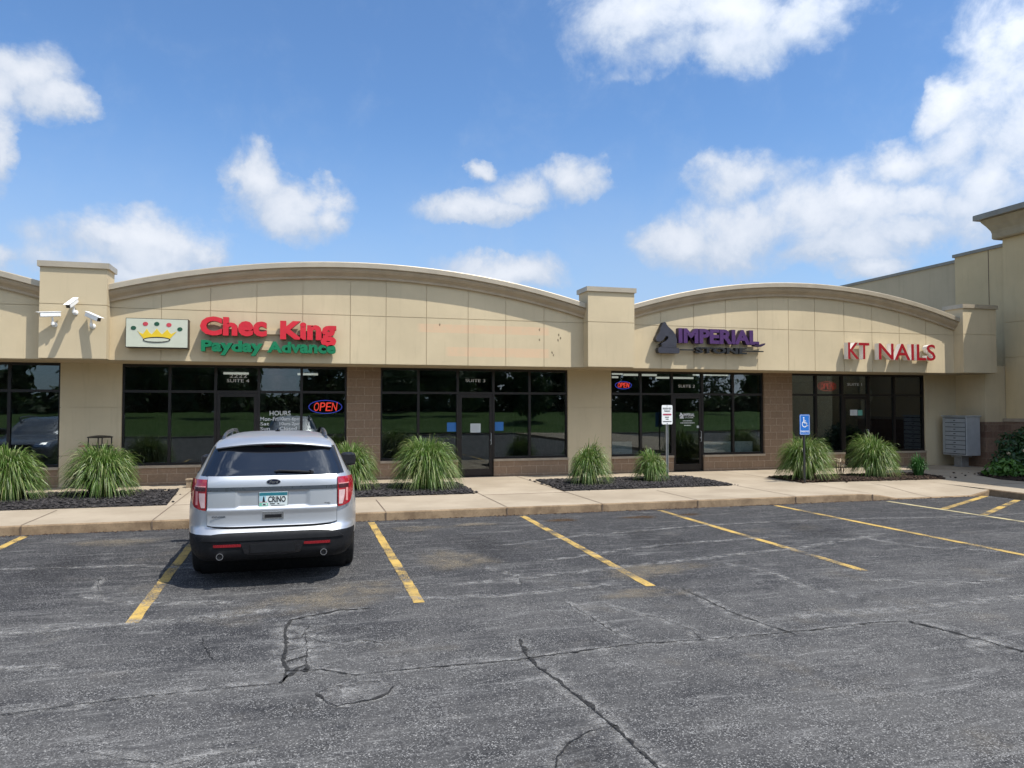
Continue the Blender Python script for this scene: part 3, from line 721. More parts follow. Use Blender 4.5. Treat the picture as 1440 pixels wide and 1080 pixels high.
flat_text(mb, 'IMPERIAL', 10.70, 11.06, 1.74, 1.83, yy - .02, bold=.02); flat_text(mb, 'STONE', 10.74, 11.02, 1.685, 1.72, yy - .02)
for z, a, b in ((1.60, 10.68, 10.98), (1.54, 10.6, 11.06), (1.47, 10.72, 10.94)): 
    x = a; rr = random.Random(int(z * 100))
    while x < b: w_ = rr.uniform(.02, .06); mb.box(x, min(b, x + w_), yy - .02, yy - .018, z, z + .022); x += w_ + .012
mb.build('shop_logo_decal', 'vinyl', bay_at(10.82))

# ------------------------------------------------------------------ anchor store on the right
ANC = thing('anchor_store_building', 'taller tan stucco store with a deep cornice at the right edge', 'building', (23, 16, .15))
XT, YT = 21.3, 18.34
mb = MB(); g = .008
mb.box(XT + .014, 30, 14.4, YT - .014, .15, 7.3)
for a, b in ((1.66, 3.56 - g), (3.56 + g, 4.66 - g), (4.66 + g, 7.32)): mb.box(XT, 30, 14.4, YT, a, b)
tw = mb.build('tower_wall', 'eifs_anchor', ANC)
def ring(prof, name, mat, par, x, y0, y1):
    """profile (overhang, z) carried round the -X, +Y and -Y sides of a block"""
    q = MB(); n = len(prof); vs = []
    for cx, cy, sx, sy in ((30, y1, 0, 1), (x, y1, -1, 1), (x, y0, -1, -1), (30, y0, 0, -1)):
        vs += [(cx + sx * o_, cy + sy * o_, z) for o_, z in prof]
    fs = [(i * n + k, (i + 1) * n + k, (i + 1) * n + (k + 1) % n, i * n + (k + 1) % n) for i in range(3) for k in range(n)]
    q.add(vs, fs); return q.build(name, mat, par)
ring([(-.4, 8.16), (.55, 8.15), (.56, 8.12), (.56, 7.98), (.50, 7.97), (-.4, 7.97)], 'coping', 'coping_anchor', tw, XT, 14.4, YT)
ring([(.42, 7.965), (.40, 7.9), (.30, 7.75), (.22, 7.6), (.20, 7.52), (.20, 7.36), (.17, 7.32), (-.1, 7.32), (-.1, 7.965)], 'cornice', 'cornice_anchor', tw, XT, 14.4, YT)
MB().box(XT + .3, 30, 14.5, YT - .2, 7.9, 8.05).build('roof', 'coping_anchor', tw)
mb = MB(); mb.box(21.42, 30, YT, 20.25, .15, 7.1)
sw = mb.build('side_wall', 'eifs_anchor', ANC)
MB().box(21.36, 30, YT + .01, 20.3, 7.1, 7.2).build('coping', 'coping_anchor', sw)
MB().box(21.409, 21.425, 18.95, 18.965, 4.4, 7.1).add([], []).build('joint', 'joint', sw)
rwall = MB().box(21.55, 30, 20.26, 60, .15, 6.95).build('rear_wall', 'eifs_grey', ANC)
MB().box(21.5, 30, 20.31, 60, 6.95, 7.05).build('coping', 'coping_anchor', rwall)
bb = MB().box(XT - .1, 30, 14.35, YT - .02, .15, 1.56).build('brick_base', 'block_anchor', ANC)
MB().box(XT - .13, 30, 14.3, YT - .0, 1.56, 1.66).build('stone_cap', 'stone_cap', bb)
en = MB().box(20.1, 30, 9.7, 14.3, .15, 10.05).build('entrance_block', 'eifs_anchor', ANC)
MB().box(19.6, 30.4, 9.3, 14.38, 10.05, 10.3).build('coping', 'coping_anchor', en)

# ------------------------------------------------------------------ signs on the fascia
t_ = thing('crown_sign', 'pale lightbox sign with a yellow crown and coloured dots', 'sign', (-3.06, YF, 3.32))
mb = MB().box(-3.70, -2.43, 17.98, YF, 3.32, 3.965); mb.build('cabinet', 'frame', t_)
MB().box(-3.688, -2.442, 17.972, 17.979, 3.332, 3.953).build('face', 'cream', t_)
fx = lambda x: -3.70 + (x - 75) / 400 * 1.27
fz = lambda z, x=0: 3.965 - (z - 78 - (x - 75) * .02) / 184 * .645
CW = [(150,158),(160,168),(184,180),(196,166),(210,147),(224,168),(240,182),(256,166),(273,146),(290,166),(306,182),(322,168),(340,150),(352,168),(364,180),(386,170),(400,164),(376,190),(354,212),(273,200),(192,212),(172,190)]
def poly(mb, pts, y, d, mi=0):
    p = [(fx(a), fz(b, a)) for a, b in pts]
    if sum(a[0] * b[1] - b[0] * a[1] for a, b in zip(p, p[1:] + p[:1])) < 0: p.reverse()
    mb.prism_y(p, y, y + d, mi)
mb = MB(); poly(mb, CW, 17.966, .006); mb.build('crown', 'crown_gold', t_)
el = lambda cx, cz, rx, rz, n=32: [(cx + rx * math.cos(2 * math.pi * i / n), cz + rz * math.sin(2 * math.pi * i / n)) for i in range(n)]
mb = MB(); poly(mb, el(273, 216, 88, 18), 17.962, .004); poly(mb, el(273, 217, 80, 11.5), 17.958, .004, 1); mb.build('crown_band', ['black', 'cream'], t_)
for cx, cz, m_ in ((125, 142, 'dot_green'), (200, 116, 'dot_red'), (272, 116, 'dot_green'), (350, 122, 'dot_red'), (421, 149, 'dot_green')):
    mb = MB(); poly(mb, el(cx, cz, 17, 13, 20), 17.967, .005); mb.build('dot', m_, t_)
t_ = thing('shop_sign', 'bold red channel letters reading Chec King on the left arch', 'sign', (-.7, YF, 3.6))
for o_, (a, b, zb, zt, tx) in enumerate(((-2.20, -.76, 3.63, 4.05, 'Chec'), (-.48, .80, 3.575, 4.005, 'King'))):
    letters(t_, tx, a, b, zb, zt, 18.0, .19, ['sign_red', 'letter_side_red'], .05, lc=1.14, tight=.97)
MB().box(-2.1, .7, 18.19, 18.245, 3.70, 3.80).build('raceway', 'eifs', t_)
t_ = thing('shop_sign', 'green channel letters reading Payday Advance under red lettering', 'sign', (-.7, YF, 3.24))
for (a, b, tx) in ((-2.17, -.84, 'Payday'), (-.76, .79, 'Advance')):
    letters(t_, tx, a, b, 3.265, 3.52, 18.0, .19, ['sign_green', 'letter_side_green'], .048, lc=1.12, tight=.97)
MB().box(-2.1, .7, 18.19, 18.245, 3.33, 3.41).build('raceway', 'eifs', t_)
t_ = thing('knight_sign', 'dark grey chess knight shaped sign left of purple lettering', 'sign', (9.4, YF, 3.45))
mb = MB(); knight(mb, lambda x: 9.075 + (x - 139) * .00268, lambda z: 4.285 - (z - 92) * .00266, 18.03, .16, 0, 1); mb.build('silhouette', ['slate', 'slate_side'], t_)
t_ = thing('shop_sign', 'purple channel letters reading Imperial on the right arch', 'sign', (11, YF, 3.7))
letters(t_, 'IMPERIAL', 9.76, 12.24, 3.735, 4.135, 18.04, .16, ['purple', 'purple_side'], .045)
MB().add([], []).prism_y([(12.1, 3.70), (12.3, 3.685), (12.42, 3.74), (12.44, 3.79), (12.36, 3.76), (12.24, 3.745), (12.1, 3.76)], 18.04, 18.2).build('flourish', 'purple_side', t_)
t_ = thing('shop_sign', 'small black letters reading Stone between two thin bars', 'sign', (11, YF, 3.45))
letters(t_, 'STONE', 10.28, 11.86, 3.475, 3.64, 18.06, .13, ['black', 'black'], .04)
for a, b in ((9.86, 10.24), (11.90, 12.42)): MB().box(a, b, 18.1, 18.17, 3.545, 3.575).build('bar', 'black', t_)
t_ = thing('shop_sign', 'slim red letters reading KT Nails with white sides', 'sign', (16.7, YF, 3.4))
for a, b, tx in ((15.16, 15.90, 'KT'), (16.23, 18.28, 'NAILS')):
    letters(t_, tx, a, b, 3.40, 3.875, 18.02, .17, ['nail_red', 'white_metal'], .012)

# ------------------------------------------------------------------ security cameras on the left pilaster
def camera_thing(label, mx, mz, aim, L=.41):
    t_ = thing('security_camera', label, 'camera', (mx, YP, mz), 0, 'white security cameras on the pilaster', local=True)
    MB().lathe([(.055, 0), (.055, .015), (.03, .03), (.03, .05)], n=16).build('mount', 'cam_white', t_).rotation_euler = (R(90), 0, 0)
    a = Vector(aim).normalized(); elbow = Vector((0, -.13, .015)); head = Vector((0, -.17, .14))
    MB().path([(0, -.03, 0), elbow], .022).tube(elbow, head, .02).lathe([(.035, -.03), (.035, .03)], tuple(elbow), 12).build('arm', 'cam_white', t_)
    up = Vector((0, 0, 1)); s_ = a.cross(up).normalized(); u = s_.cross(a); c0 = head + u * .055 - a * (L * .38)
    def bx(mb, l0, l1, w, h0, h1, mi=0, slant=0):
        P = []
        for l in (l0, l1):
            for sx, hh in ((-w, h0), (w, h0), (w, h1), (-w, h1)): P.append(c0 + a * (l + (slant if (l == l1 and hh == h1) else 0)) + s_ * sx + u * hh)
        return mb.add(P, [(0, 1, 2, 3)[::-1], (4, 5, 6, 7), (0, 1, 5, 4), (1, 2, 6, 5), (2, 3, 7, 6), (3, 0, 4, 7)], mi)
    bx(MB(), 0, L * .92, .049, -.045, .046).build('housing', 'cam_white', t_, bevel=.012)
    bx(MB(), -.01, L, .058, .047, .063, 0, .05).build('sunshield', 'cam_white', t_, bevel=.005)
    bx(MB(), L * .921, L * .93, .041, -.036, .038).build('lens', 'lens', t_)
camera_thing('white security camera aimed left along the wall', -5.05, 3.76, (-.93, -.35, -.10))
camera_thing('white security camera mounted highest, aimed out at the lot', -4.66, 4.03, (-.17, -.85, -.45))
camera_thing('white security camera aimed down to the right', -4.32, 3.75, (.78, -.55, -.36))

# ------------------------------------------------------------------ neon and papers in the windows
def open_sign(label, x0, x1, z0, z1, y, red, blue):
    t_ = thing('open_sign', label, 'neon sign', ((x0 + x1) / 2, y, z0), 0)
    w, h = x1 - x0, z1 - z0; mb = MB()
    for i, ch in enumerate('OPEN'):
        flat_text(mb, ch, x0 + w * (.14 + .18 * i), x0 + w * (.295 + .18 * i), z0 + h * .18, z0 + h * .84, y, .02, 0, .0, .12)
    mb.build('letters', red, t_)
    cx, cz = (x0 + x1) / 2, (z0 + z1) / 2
    pts = [(cx + w * .5 * math.cos(a), y + .015, cz + h * .5 * math.sin(a)) for a in [2 * math.pi * i / 40 for i in range(41)]]
    MB().path(pts, .008, 6).build('ring', blue, t_)
    MB().lathe([(.008, 0), (.008, .5)], (cx, y + .03, z1), 6).build('cord', 'black', t_)
open_sign('red and blue neon OPEN sign above the parked SUV', .20, 1.02, 1.85, 2.18, YW + .14, 'neon_red', 'neon_blue')
open_sign('small red and blue neon OPEN sign beneath the knight sign', 8.62, 9.12, 2.53, 2.74, YW + .14, 'neon_red', 'neon_blue')
open_sign('dim red OPEN sign in the nail shop transom', 15.42, 16.08, 2.52, 2.80, YW + .16, 'neon_dim', 'neon_dim')
def notice(name, label, x0, x1, z0, z1, m_, cat='notice', y=None, marks=None):
    y = YW + (.044 if y is None else y)
    o = MB().box(x0, x1, y, y + .002, z0, z1)
    if marks:
        z = z1 - .05; rr = random.Random(int(x0 * 50))
        while z > z0 + .03:
            o.box(x0 + .03, x1 - .03 - rr.uniform(0, .06), y - .001, y + .001, z, z + .008, 1); z -= .03
    tag(o.build(name, [m_, marks or m_]), label, cat)
notice('notice', 'blue notice taped left of the vacant shop door', 3.74, 3.985, 1.36, 1.60, 'blue_paper')
notice('notice', 'blue notice taped right of the vacant shop door', 5.05, 5.29, 1.37, 1.61, 'blue_paper')
notice('notice', 'white printed notice taped inside the vacant shop door', 4.37, 4.65, 1.33, 1.57, 'white_paper', y=.026, marks='mailbox')
notice('notice', 'white printed notice on the nail shop door', 16.47, 16.74, 1.75, 1.93, 'white_paper', y=.026, marks='mailbox')
notice('notice', 'small green notice on the nail shop door', 16.76, 16.93, 1.75, 1.92, 'green_paper', y=.026)
notice('sticker', 'small white sticker on the stone shop door', 11.13, 11.21, 1.40, 1.47, 'white_paper', 'sticker', y=.026)
notice('display_board', 'white display board standing behind the left stone shop window', 8.50, 9.22, .66, 1.02, 'white_board', 'board', y=.35)
notice('display_board', 'wide white display board behind the right stone shop windows', 11.46, 13.2, .66, .98, 'white_board', 'board', y=.35)
t_ = thing('picture_frame', 'dark picture frame hanging inside the nail shop', 'picture', (17.7, 25.9, 1.5))
MB().box(17.2, 17.95, 25.9, 25.94, 1.75, 2.3).build('frame', 'black', t_); MB().box(17.26, 17.89, 25.89, 25.901, 1.81, 2.24).build('picture', 'white_board', t_)
tag(MB().box(18.95, 19.0, 19.9, 19.95, .2, 2.9).build('white_pole', 'white_board'), 'slim white upright behind the last nail shop window', 'pole')

# ------------------------------------------------------------------ things on the pavement
t_ = thing('trash_can', 'black steel trash can with a raised lid behind tall grass', 'trash can', (-4.4, 19.0, .15), local=True)
MB().lathe([(.23, 0), (.25, .06), (.26, .9), (.28, .92), (.28, .97), (.22, .98), (.21, .9)], n=28).build('bin', 'steel_black', t_, smooth='auto')
mb = MB()
for a in (.4, 1.97, 3.54, 5.11): MB().tube((.24 * math.cos(a), .24 * math.sin(a), .95), (.235 * math.cos(a), .235 * math.sin(a), 1.17), .013, n=8).build('lid_support', 'steel_black', t_)
MB().lathe([(.26, 1.16), (.265, 1.18), (.2, 1.20), (.06, 1.215)], n=28).build('lid', 'steel_black', t_, smooth='auto')
MB().box(-.42, -.27, -.09, .09, .96, .985).build('ash_tray', 'rust_wood', t_)
t_ = thing('planter_box', 'low weathered wooden planter beside the SUV at the brick base', 'planter', (-2.2, 18.75, .15), local=True)
MB().box(-.32, .32, -.12, .12, 0, .17).box(-.34, .34, -.14, .14, .17, .2).build('box', 'planter_wood', t_, bevel=.006)

def sign_post(name, label, cat, x, y, top, w, h, face, post_mat, post_r):
    t_ = thing(name, label, cat, (x, y, .15), local=True)
    z1 = top - .15; z0 = z1 - h
    r = .03; pts = []
    for cx, cz, a0 in ((w / 2 - r, z0 + r, -90), (w / 2 - r, z1 - r, 0), (-w / 2 + r, z1 - r, 90), (-w / 2 + r, z0 + r, 180)):
        pts += [(cx + r * math.cos(R(a0 + 30 * k)), cz + r * math.sin(R(a0 + 30 * k))) for k in range(4)]
    p = MB().prism_y(pts, -.034, -.031).build('panel', face, t_)
    q = MB()
    if post_r < 0: 
        for s_ in (-.024, .024): q.box(s_ - .006, s_ + .006, -.03, .0, -.1, z1 - .04)
        q.box(-.024, .024, .0, .006, -.1, z1 - .04)
    else: q.tube((0, 0, -.1), (0, 0, z1 - .03), post_r, n=10)
    q.build('post', post_mat, t_)
    return t_, p, z0, z1
t_, p, z0, z1 = sign_post('parking_sign', 'blue wheelchair parking sign on a dark post', 'sign', 11.9, 15.72, 1.83, .29, .50, 'ada_blue', 'post_dark', .026)
mb = MB(); Y = -.0365
def stroke(pts, w, z=Y):
    for (a, b), (c, d) in zip(pts, pts[1:]):
        L = math.hypot(c - a, d - b); nx, nz = -(d - b) / L * w, (c - a) / L * w
        mb.prism_y([(a - nx, b - nz), (c - nx, d - nz), (c + nx, d + nz), (a + nx, b + nz)], z, z + .002)
cz = z0 + .31
arc = [(-.005 + .068 * math.cos(R(a)), cz - .05 + .068 * math.sin(R(a))) for a in range(120, 391, 18)]
stroke(arc, .009); stroke([(-.028, cz + .075), (-.018, cz - .02)], .013); stroke([(-.022, cz + .03), (.035, cz + .03)], .008)
stroke([(-.018, cz - .018), (.045, cz - .018), (.068, cz - .09), (.09, cz - .083)], .011)
mb.prism_y([(-.03 + .019 * math.cos(2 * math.pi * i / 14), cz + .105 + .019 * math.sin(2 * math.pi * i / 14)) for i in range(14)], Y, Y + .002)
flat_text(mb, 'PARKING', -.115, .115, z0 + .06, z0 + .105, Y, bold=.01)
b_ = .128; stroke([(-b_, z0 + .018), (b_, z0 + .018)], .003); stroke([(-b_, z1 - .018), (b_, z1 - .018)], .003); stroke([(-b_, z0 + .018), (-b_, z1 - .018)], .003); stroke([(b_, z0 + .018), (b_, z1 - .018)], .003)
mb.build('symbol', 'sign_white', p)
t_, p, z0, z1 = sign_post('parking_sign', 'white parking rules sign with a red bar on a steel post', 'sign', 9.0, 17.3, 2.06, .30, .49, 'sign_white', 'galv', -1)
mb = MB()
flat_text(mb, 'RESERVED', -.12, .12, z1 - .11, z1 - .065, Y, bold=.01); flat_text(mb, 'PARKING', -.085, .085, z1 - .175, z1 - .13, Y, bold=.01)
rr = random.Random(3)
for z, a, b in ((z1 - .32, -.06, .05), (z1 - .37, -.04, .04), (z1 - .43, -.12, .12)):
    x = a
    while x < b: w_ = rr.uniform(.012, .03); mb.box(x, min(b, x + w_), Y, Y + .002, z, z + .024); x += w_ + .006
mb.box(-.012, .012, Y, Y + .002, z0 + .012, z0 + .03); mb.box(-.01, .01, Y, Y + .002, z1 - .03, z1 - .015)
mb.build('text', 'black', p)
MB().prism_y([(-.125, z1 - .24), (-.105, z1 - .262), (.105, z1 - .262), (.125, z1 - .24), (.105, z1 - .218), (-.105, z1 - .218)], Y, Y + .002).build('red_bar', 'sign_bar', p)

# cluster mailbox: doors face the walk (-X)
t_ = thing('cluster_mailbox', 'grey pedestal cluster mailbox in the shaded corner', 'mailbox', (19.95, 18.75, .15), local=True)
MB().box(-.26, .28, -.44, .44, .36, 1.56).box(-.29, .31, -.47, .47, 1.56, 1.60).build('cabinet', 'mailbox', t_, bevel=.012)
for k in range(8):
    if k == 0: MB().box(-.2615, -.2605, -.42, .425, .40, 1.53).build('door_surround', 'mailbox_dark', t_)
    za = .42 + k * .138; d = MB().box(-.275, -.262, -.40, .33, za, za + .118).build('mail_door', 'mailbox', t_, bevel=.003)
    MB().box(-.279, -.275, -.06, .02, za + .05, za + .075).build('lock', 'mailbox_dark', d)
MB().box(-.275, -.262, .34, .42, .42, 1.52).build('side_panel', 'mailbox', t_)
MB().box(-.14, .14, -.14, .14, 0, .30).box(-.18, .18, -.18, .18, 0, .02).box(-.2, .2, -.2, .2, .3, .36).build('pedestal', 'galv', t_, bevel=.02)

# ------------------------------------------------------------------ plants
def blades(seed, n, rad, height, width, upright=0.0, seg=6, low=-8):
    """a fountain of arching blades: tips spread over a dome, each blade a bent strip with its own tint"""
    rr = random.Random(seed); mb = MB(); Zv = Vector((0, 0, 1))
    lob = [(rr.uniform(0, 6.3), rr.uniform(.05, .12)) for _ in range(5)]
    for _ in range(n):
        a = rr.uniform(0, 2 * math.pi); ph = math.asin(min(1, max(-1, rr.uniform(math.sin(R(low)), 1.0) ** 1.0)))
        sc_ = rr.uniform(.72, 1.04) * (1 + sum(w * math.cos(a - b) for b, w in lob) * .45)
        if rr.random() < .06: sc_ *= 1.15
        d = Vector((math.cos(a), math.sin(a), 0)); r = rad * 1.1 * (max(0, math.cos(ph)) ** .85) * sc_ * (1 - .55 * upright); z = max(.03, height * (.04 + .96 * max(0, math.sin(ph)) ** .8) * sc_)
        ab = a + rr.gauss(0, .5); p0 = Vector((math.cos(ab), math.sin(ab), 0)) * (.30 * rad * rr.random() ** .5)
        p2 = d * r + Vector((0, 0, z)); pk = z + (height * .66 - z * .25) * math.cos(ph) * rr.uniform(.8, 1.1) * (1 - upright)
        p1 = d * (r * rr.uniform(.42, .66)) + Vector((0, 0, max(pk, z * .8)))
        sw = rr.gauss(0, .06) * rad; p1 += Vector((-d.y, d.x, 0)) * sw; p2 += Vector((-d.y, d.x, 0)) * sw * 2.2
        w = width * rr.uniform(.6, 1.25); side = d.cross(Zv).normalized(); tw = rr.uniform(-1.1, 1.1)
        tint = min(1, max(0, rr.gauss(.47, .19)));
        if rr.random() < .10: tint = rr.uniform(.8, 1)
        vs = []; at = []
        for i in range(seg + 1):
            u = i / seg; p = p0 * (1 - u) ** 2 + p1 * (2 * u * (1 - u)) + p2 * u * u
            ww = w * min(1, .35 + u * 3) * (1 - u ** 3) ** .8 + .0006
            s_ = side * math.cos(tw) + (d * .8 + Zv * .6) * (math.sin(tw) * .7)
            vs += [p - s_ * ww, p + s_ * ww]; at += [max(0, min(1, tint + .16 * (u - .4)))] * 2
        mb.add(vs, [(2 * i, 2 * i + 1, 2 * i + 3, 2 * i + 2) for i in range(seg)], 0, at)
    return mb
def grass(label, x, y, w, h, seed, n=1500):
    t_ = thing('ornamental_grass', label, 'grass clump', (x, y, .16), 0, 'tall grass clumps along the storefronts', local=True)
    blades(seed, int(n * 1.3), w / 2, h, .0085).build('blades', 'grass_blade', t_, attr='tint')
    rr = random.Random(seed + 500); mb = MB()
    for _ in range(60):
        a, r0 = rr.uniform(0, 6.3), .14 * w * rr.random() ** .5
        p = Vector((r0 * math.cos(a), r0 * math.sin(a), -.02)); mb.tube(p, p * 1.6 + Vector((0, 0, h * .3)), .006, .004, 5)
    mb.build('stems', 'stem', t_)
grass('tall grass clump cut by the left photo edge', -5.55, 17.0, 1.45, 1.10, 11)
grass('tall grass clump in front of the black trash can', -3.9, 17.1, 1.45, 1.12, 12)
grass('tall grass clump half hidden behind the right side of the SUV', 1.05, 17.0, 1.30, 1.08, 13)
grass('largest grass clump, before the vacant shop window', 2.75, 16.75, 1.6, 1.2, 14, 1800)
grass('small round grass clump in front of the tan column', 6.6, 16.7, 1.05, .95, 15, 1100)
grass('smallest grass clump at the foot of the white sign', 8.38, 16.9, .9, .78, 16, 900)
grass('broad grass clump behind the blue wheelchair sign', 12.4, 16.4, 1.45, 1.12, 17)
grass('broad grass clump in front of the nail shop door', 14.65, 16.45, 1.35, 1.10, 18)
t_ = thing('iris_clump', 'short upright dark green blade plant near the mailboxes', 'plant', (15.75, 16.15, .16), local=True)
blades(30, 420, .36, .58, .011, .45, 6, 12).build('blades', 'iris_blade', t_, attr='tint')
def wilted(label, x, y, h, seed):
    t_ = thing('wilted_plant', label, 'plant', (x, y, .16), local=True); rr = random.Random(seed); s_ = MB(); f = MB()
    for _ in range(6):
        a = rr.uniform(0, 6.3); e = Vector((.09 * math.cos(a), .09 * math.sin(a), h * rr.uniform(.8, 1.0))); s_.tube((e.x * .3, e.y * .3, 0), e, .009, .006, 6)
        for _ in range(14):
            b = rr.uniform(0, 6.3); d = Vector((math.cos(b), math.sin(b), rr.uniform(-.7, .2))); q = d.cross(Vector((0, 0, 1))).normalized() * .016; L = rr.uniform(.06, .13)
            f.add([e - q * .3, e + q * .3, e + d * L * .6 + q, e + d * L, e + d * L * .6 - q], [(0, 1, 2, 3, 4)], 0, rr.random())
    s_.build('stems', 'stem', t_); f.build('petals', 'pale_petal', t_, attr='tint')
wilted('pale wilted plant drooping between the two broad grass clumps', 13.62, 16.6, .52, 41)
wilted('low pale wilted plant beside the nail shop grass clump', 13.95, 16.9, .34, 42)

def leafy(mb, c, r, n, size, rr, hollow=.45, flat=.8):
    for _ in range(n):
        v = Vector((rr.gauss(0, 1), rr.gauss(0, 1), rr.gauss(0, 1))).normalized(); k = rr.uniform(hollow, 1.0) ** .6
        p = Vector(c) + Vector((v.x * r[0], v.y * r[1], v.z * r[2])) * k
        nrm = (v + Vector((rr.gauss(0, .6), rr.gauss(0, .6), rr.uniform(.1, 1.0)))).normalized(); u = nrm.orthogonal().normalized()
        u = Matrix.Rotation(rr.uniform(0, 6.3), 3, nrm) @ u; w = nrm.cross(u); s_ = size * rr.uniform(.6, 1.3)
        t0 = max(0, min(1, rr.gauss(.45, .2)))
        mb.add([p - u * s_, p - u * s_ * .3 + w * s_ * .42, p + u * s_ * .45 + w * s_ * .36, p + u * s_ - nrm * s_ * .25, p + u * s_ * .45 - w * s_ * .36, p - u * s_ * .3 - w * s_ * .42], [(0, 1, 2, 3, 4, 5)], 0, t0)
def shrub(name, label, x, y, clumps, n, size, mat, seed):
    t_ = thing(name, label, 'shrub', (x, y, .15), local=True); rr = random.Random(seed); mb = MB(); st = MB()
    for (cx, cy, cz, r) in clumps:
        leafy(mb, (cx, cy, cz), (r, r, r * .9), n, size, rr); st.tube((cx * .2, cy * .2, 0), (cx, cy, cz), .022, .01, 7)
    mb.build('foliage', mat, t_, attr='tint'); st.build('stems', 'bark', t_); return t_
sh = shrub('leafy_shrub', 'tall dark leafy shrub against the store at the right edge', 18.95, 15.95,
      [(0, 0, .5, .55), (-.45, -.1, .4, .45), (.4, .1, .5, .5), (-.15, .1, .85, .4), (.25, 0, .98, .38), (.6, 0, .85, .4), (-.35, -.35, .3, .4), (.3, -.4, .35, .45)], 300, .065, 'shrub_leaf', 51)
mb = MB(); rr = random.Random(5)
for p in ((-.72, -.3, .62), (-.35, -.45, .7), (-.25, -.5, .66), (.1, -.6, .9), (-.55, -.4, .35), (.3, -.7, .55)):
    leafy(mb, p, (.05, .05, .04), 14, .03, rr)
mb.build('blossom', 'pale_petal', sh, attr='tint')
shrub('hosta', 'low bright green broad-leaved hosta before the dark shrub', 18.25, 15.75, [(0, 0, .2, .36), (-.3, .1, .16, .28), (.3, -.15, .18, .32), (.05, -.3, .16, .28), (-.15, -.2, .28, .25)], 130, .085, 'hosta_leaf', 52)
shrub('leafy_shrub', 'low green shrub at the photo edge in front of the tall shrub', 19.1, 14.6, [(0, 0, .35, .5), (.4, .2, .4, .5), (.2, -.5, .3, .5)], 260, .06, 'shrub_leaf', 53)

# ------------------------------------------------------------------ across the drive (seen mirrored in the glass)
rr = random.Random(77); mb = MB()
for (x, y, h, r) in [(-34, -34, 9, 3.4), (-28, -30, 7.5, 2.6), (-18.5, -36, 9.5, 3.2), (-16.5, -28, 6.5, 2.2), (-13, -31, 8.0, 2.8), (-6.8, -30, 7.2, 2.3), (4.6, -32, 8.2, 2.6), (9, -30, 7.0, 2.4), (15, -31, 7.5, 2.8), (19.5, -24, 5.8, 2.3), (25.5, -25, 6.2, 2.3), (30, -34, 9, 3.4), (37, -31, 8.5, 3.2), (44, -34, 9.5, 3.8), (60, -36, 10, 4), (-44, -36, 10, 4)]:
    for k in range(9):
        a = rr.uniform(0, 6.3); q = rr.uniform(0, .62) * r
        leafy(mb, (x + q * math.cos(a), y + q * math.sin(a), h * rr.uniform(.38, .86)), (r * .5,) * 3, 170, .24, rr, .2)
tag(mb.build('tree_belt', 'tree_leaf', attr='tint'), 'belt of leafy trees across the drive, mirrored in the glass', 'trees', None, 'stuff')
mb = MB()
for k in range(130):
    x = -70 + 140 * k / 130; gap = any(abs(x - g) < w for g, w in ((-2.3, 2.6), (-25, 3), (52, 5)))
    for zz in ((2.0,) if gap else (2.0, 4.6, 7.0)): leafy(mb, (x + rr.uniform(-1, 1), -46 + rr.uniform(-3, 3), zz + rr.uniform(-.8, .8)), (1.6, 1.2, 1.7), 120, .6, rr, .2)
tag(mb.build('far_hedge', 'tree_leaf', attr='tint'), 'dark far tree line beyond the grass bank, mirrored in the glass', 'trees', None, 'stuff')
t_ = thing('roadside_building', 'low dark building with a yellow band, mirrored in the left window', 'building', (-19, -58, 0))
MB().box(-26, -12, -64, -58, 0, 5.5).build('wall', 'far_wall', t_); MB().box(-26.1, -11.9, -58.15, -57.95, 3.2, 4.2).build('band', 'gold_yellow', t_); MB().box(-26.3, -11.7, -64.3, -57.8, 5.5, 5.8).build('roof', 'coping_anchor', t_)

# ------------------------------------------------------------------ the SUV
def interp(tab, z):
    if z <= tab[0][0]: return tab[0][1]
    for (a, va), (b, vb) in zip(tab, tab[1:]):
        if z <= b: return va + (vb - va) * (z - a) / (b - a)
    return tab[-1][1]
def cr(tab):
    """smooth table: Catmull-Rom resampled"""
    out = []; n = len(tab)
    for i in range(n - 1):
        p0, p1, p2, p3 = tab[max(i - 1, 0)], tab[i], tab[i + 1], tab[min(i + 2, n - 1)]
        for k in range(6):
            t = k / 6; z = p1[0] + (p2[0] - p1[0]) * t
            m1 = (p2[1] - p0[1]) / max(1e-6, p2[0] - p0[0]) * (p2[0] - p1[0]); m2 = (p3[1] - p1[1]) / max(1e-6, p3[0] - p1[0]) * (p2[0] - p1[0])
            h = (2 * t**3 - 3 * t**2 + 1) * p1[1] + (t**3 - 2 * t**2 + t) * m1 + (-2 * t**3 + 3 * t**2) * p2[1] + (t**3 - t**2) * m2
            out.append((z, h))
    out.append(tab[-1]); return out
HW = cr([(.30, .90), (.40, .955), (.50, .975), (.62, .985), (.80, .99), (.95, .975), (1.08, .945), (1.18, .915), (1.235, .885), (1.30, .85), (1.42, .79), (1.54, .725), (1.60, .675), (1.645, .58), (1.675, .42), (1.69, .15)])
YR = cr([(.30, .10), (.36, .02), (.44, 0), (.58, .0), (.63, .03), (.68, .075), (.86, .085), (1.05, .095), (1.17, .105), (1.225, .135), (1.30, .20), (1.42, .30), (1.54, .405), (1.60, .47), (1.645, .62), (1.675, 1.0), (1.69, 1.5)])
YFt = cr([(.30, 4.85), (.45, 4.98), (.62, 4.98), (.80, 4.93), (.93, 4.78), (1.0, 4.45), (1.05, 4.02), (1.10, 3.66), (1.235, 3.42), (1.42, 3.08), (1.54, 2.82), (1.60, 2.66), (1.645, 2.45), (1.675, 2.15), (1.69, 1.8)])
def sec(z): 
    a, b = interp(YR, z), interp(YFt, z); return interp(HW, z), (a + b) / 2, (b - a) / 2
def rear_y(x, z):
    hw, yc, hl = sec(z); k = min(.9995, abs(x / hw)); return yc - hl * (1 - k ** 7) ** (1 / 7)
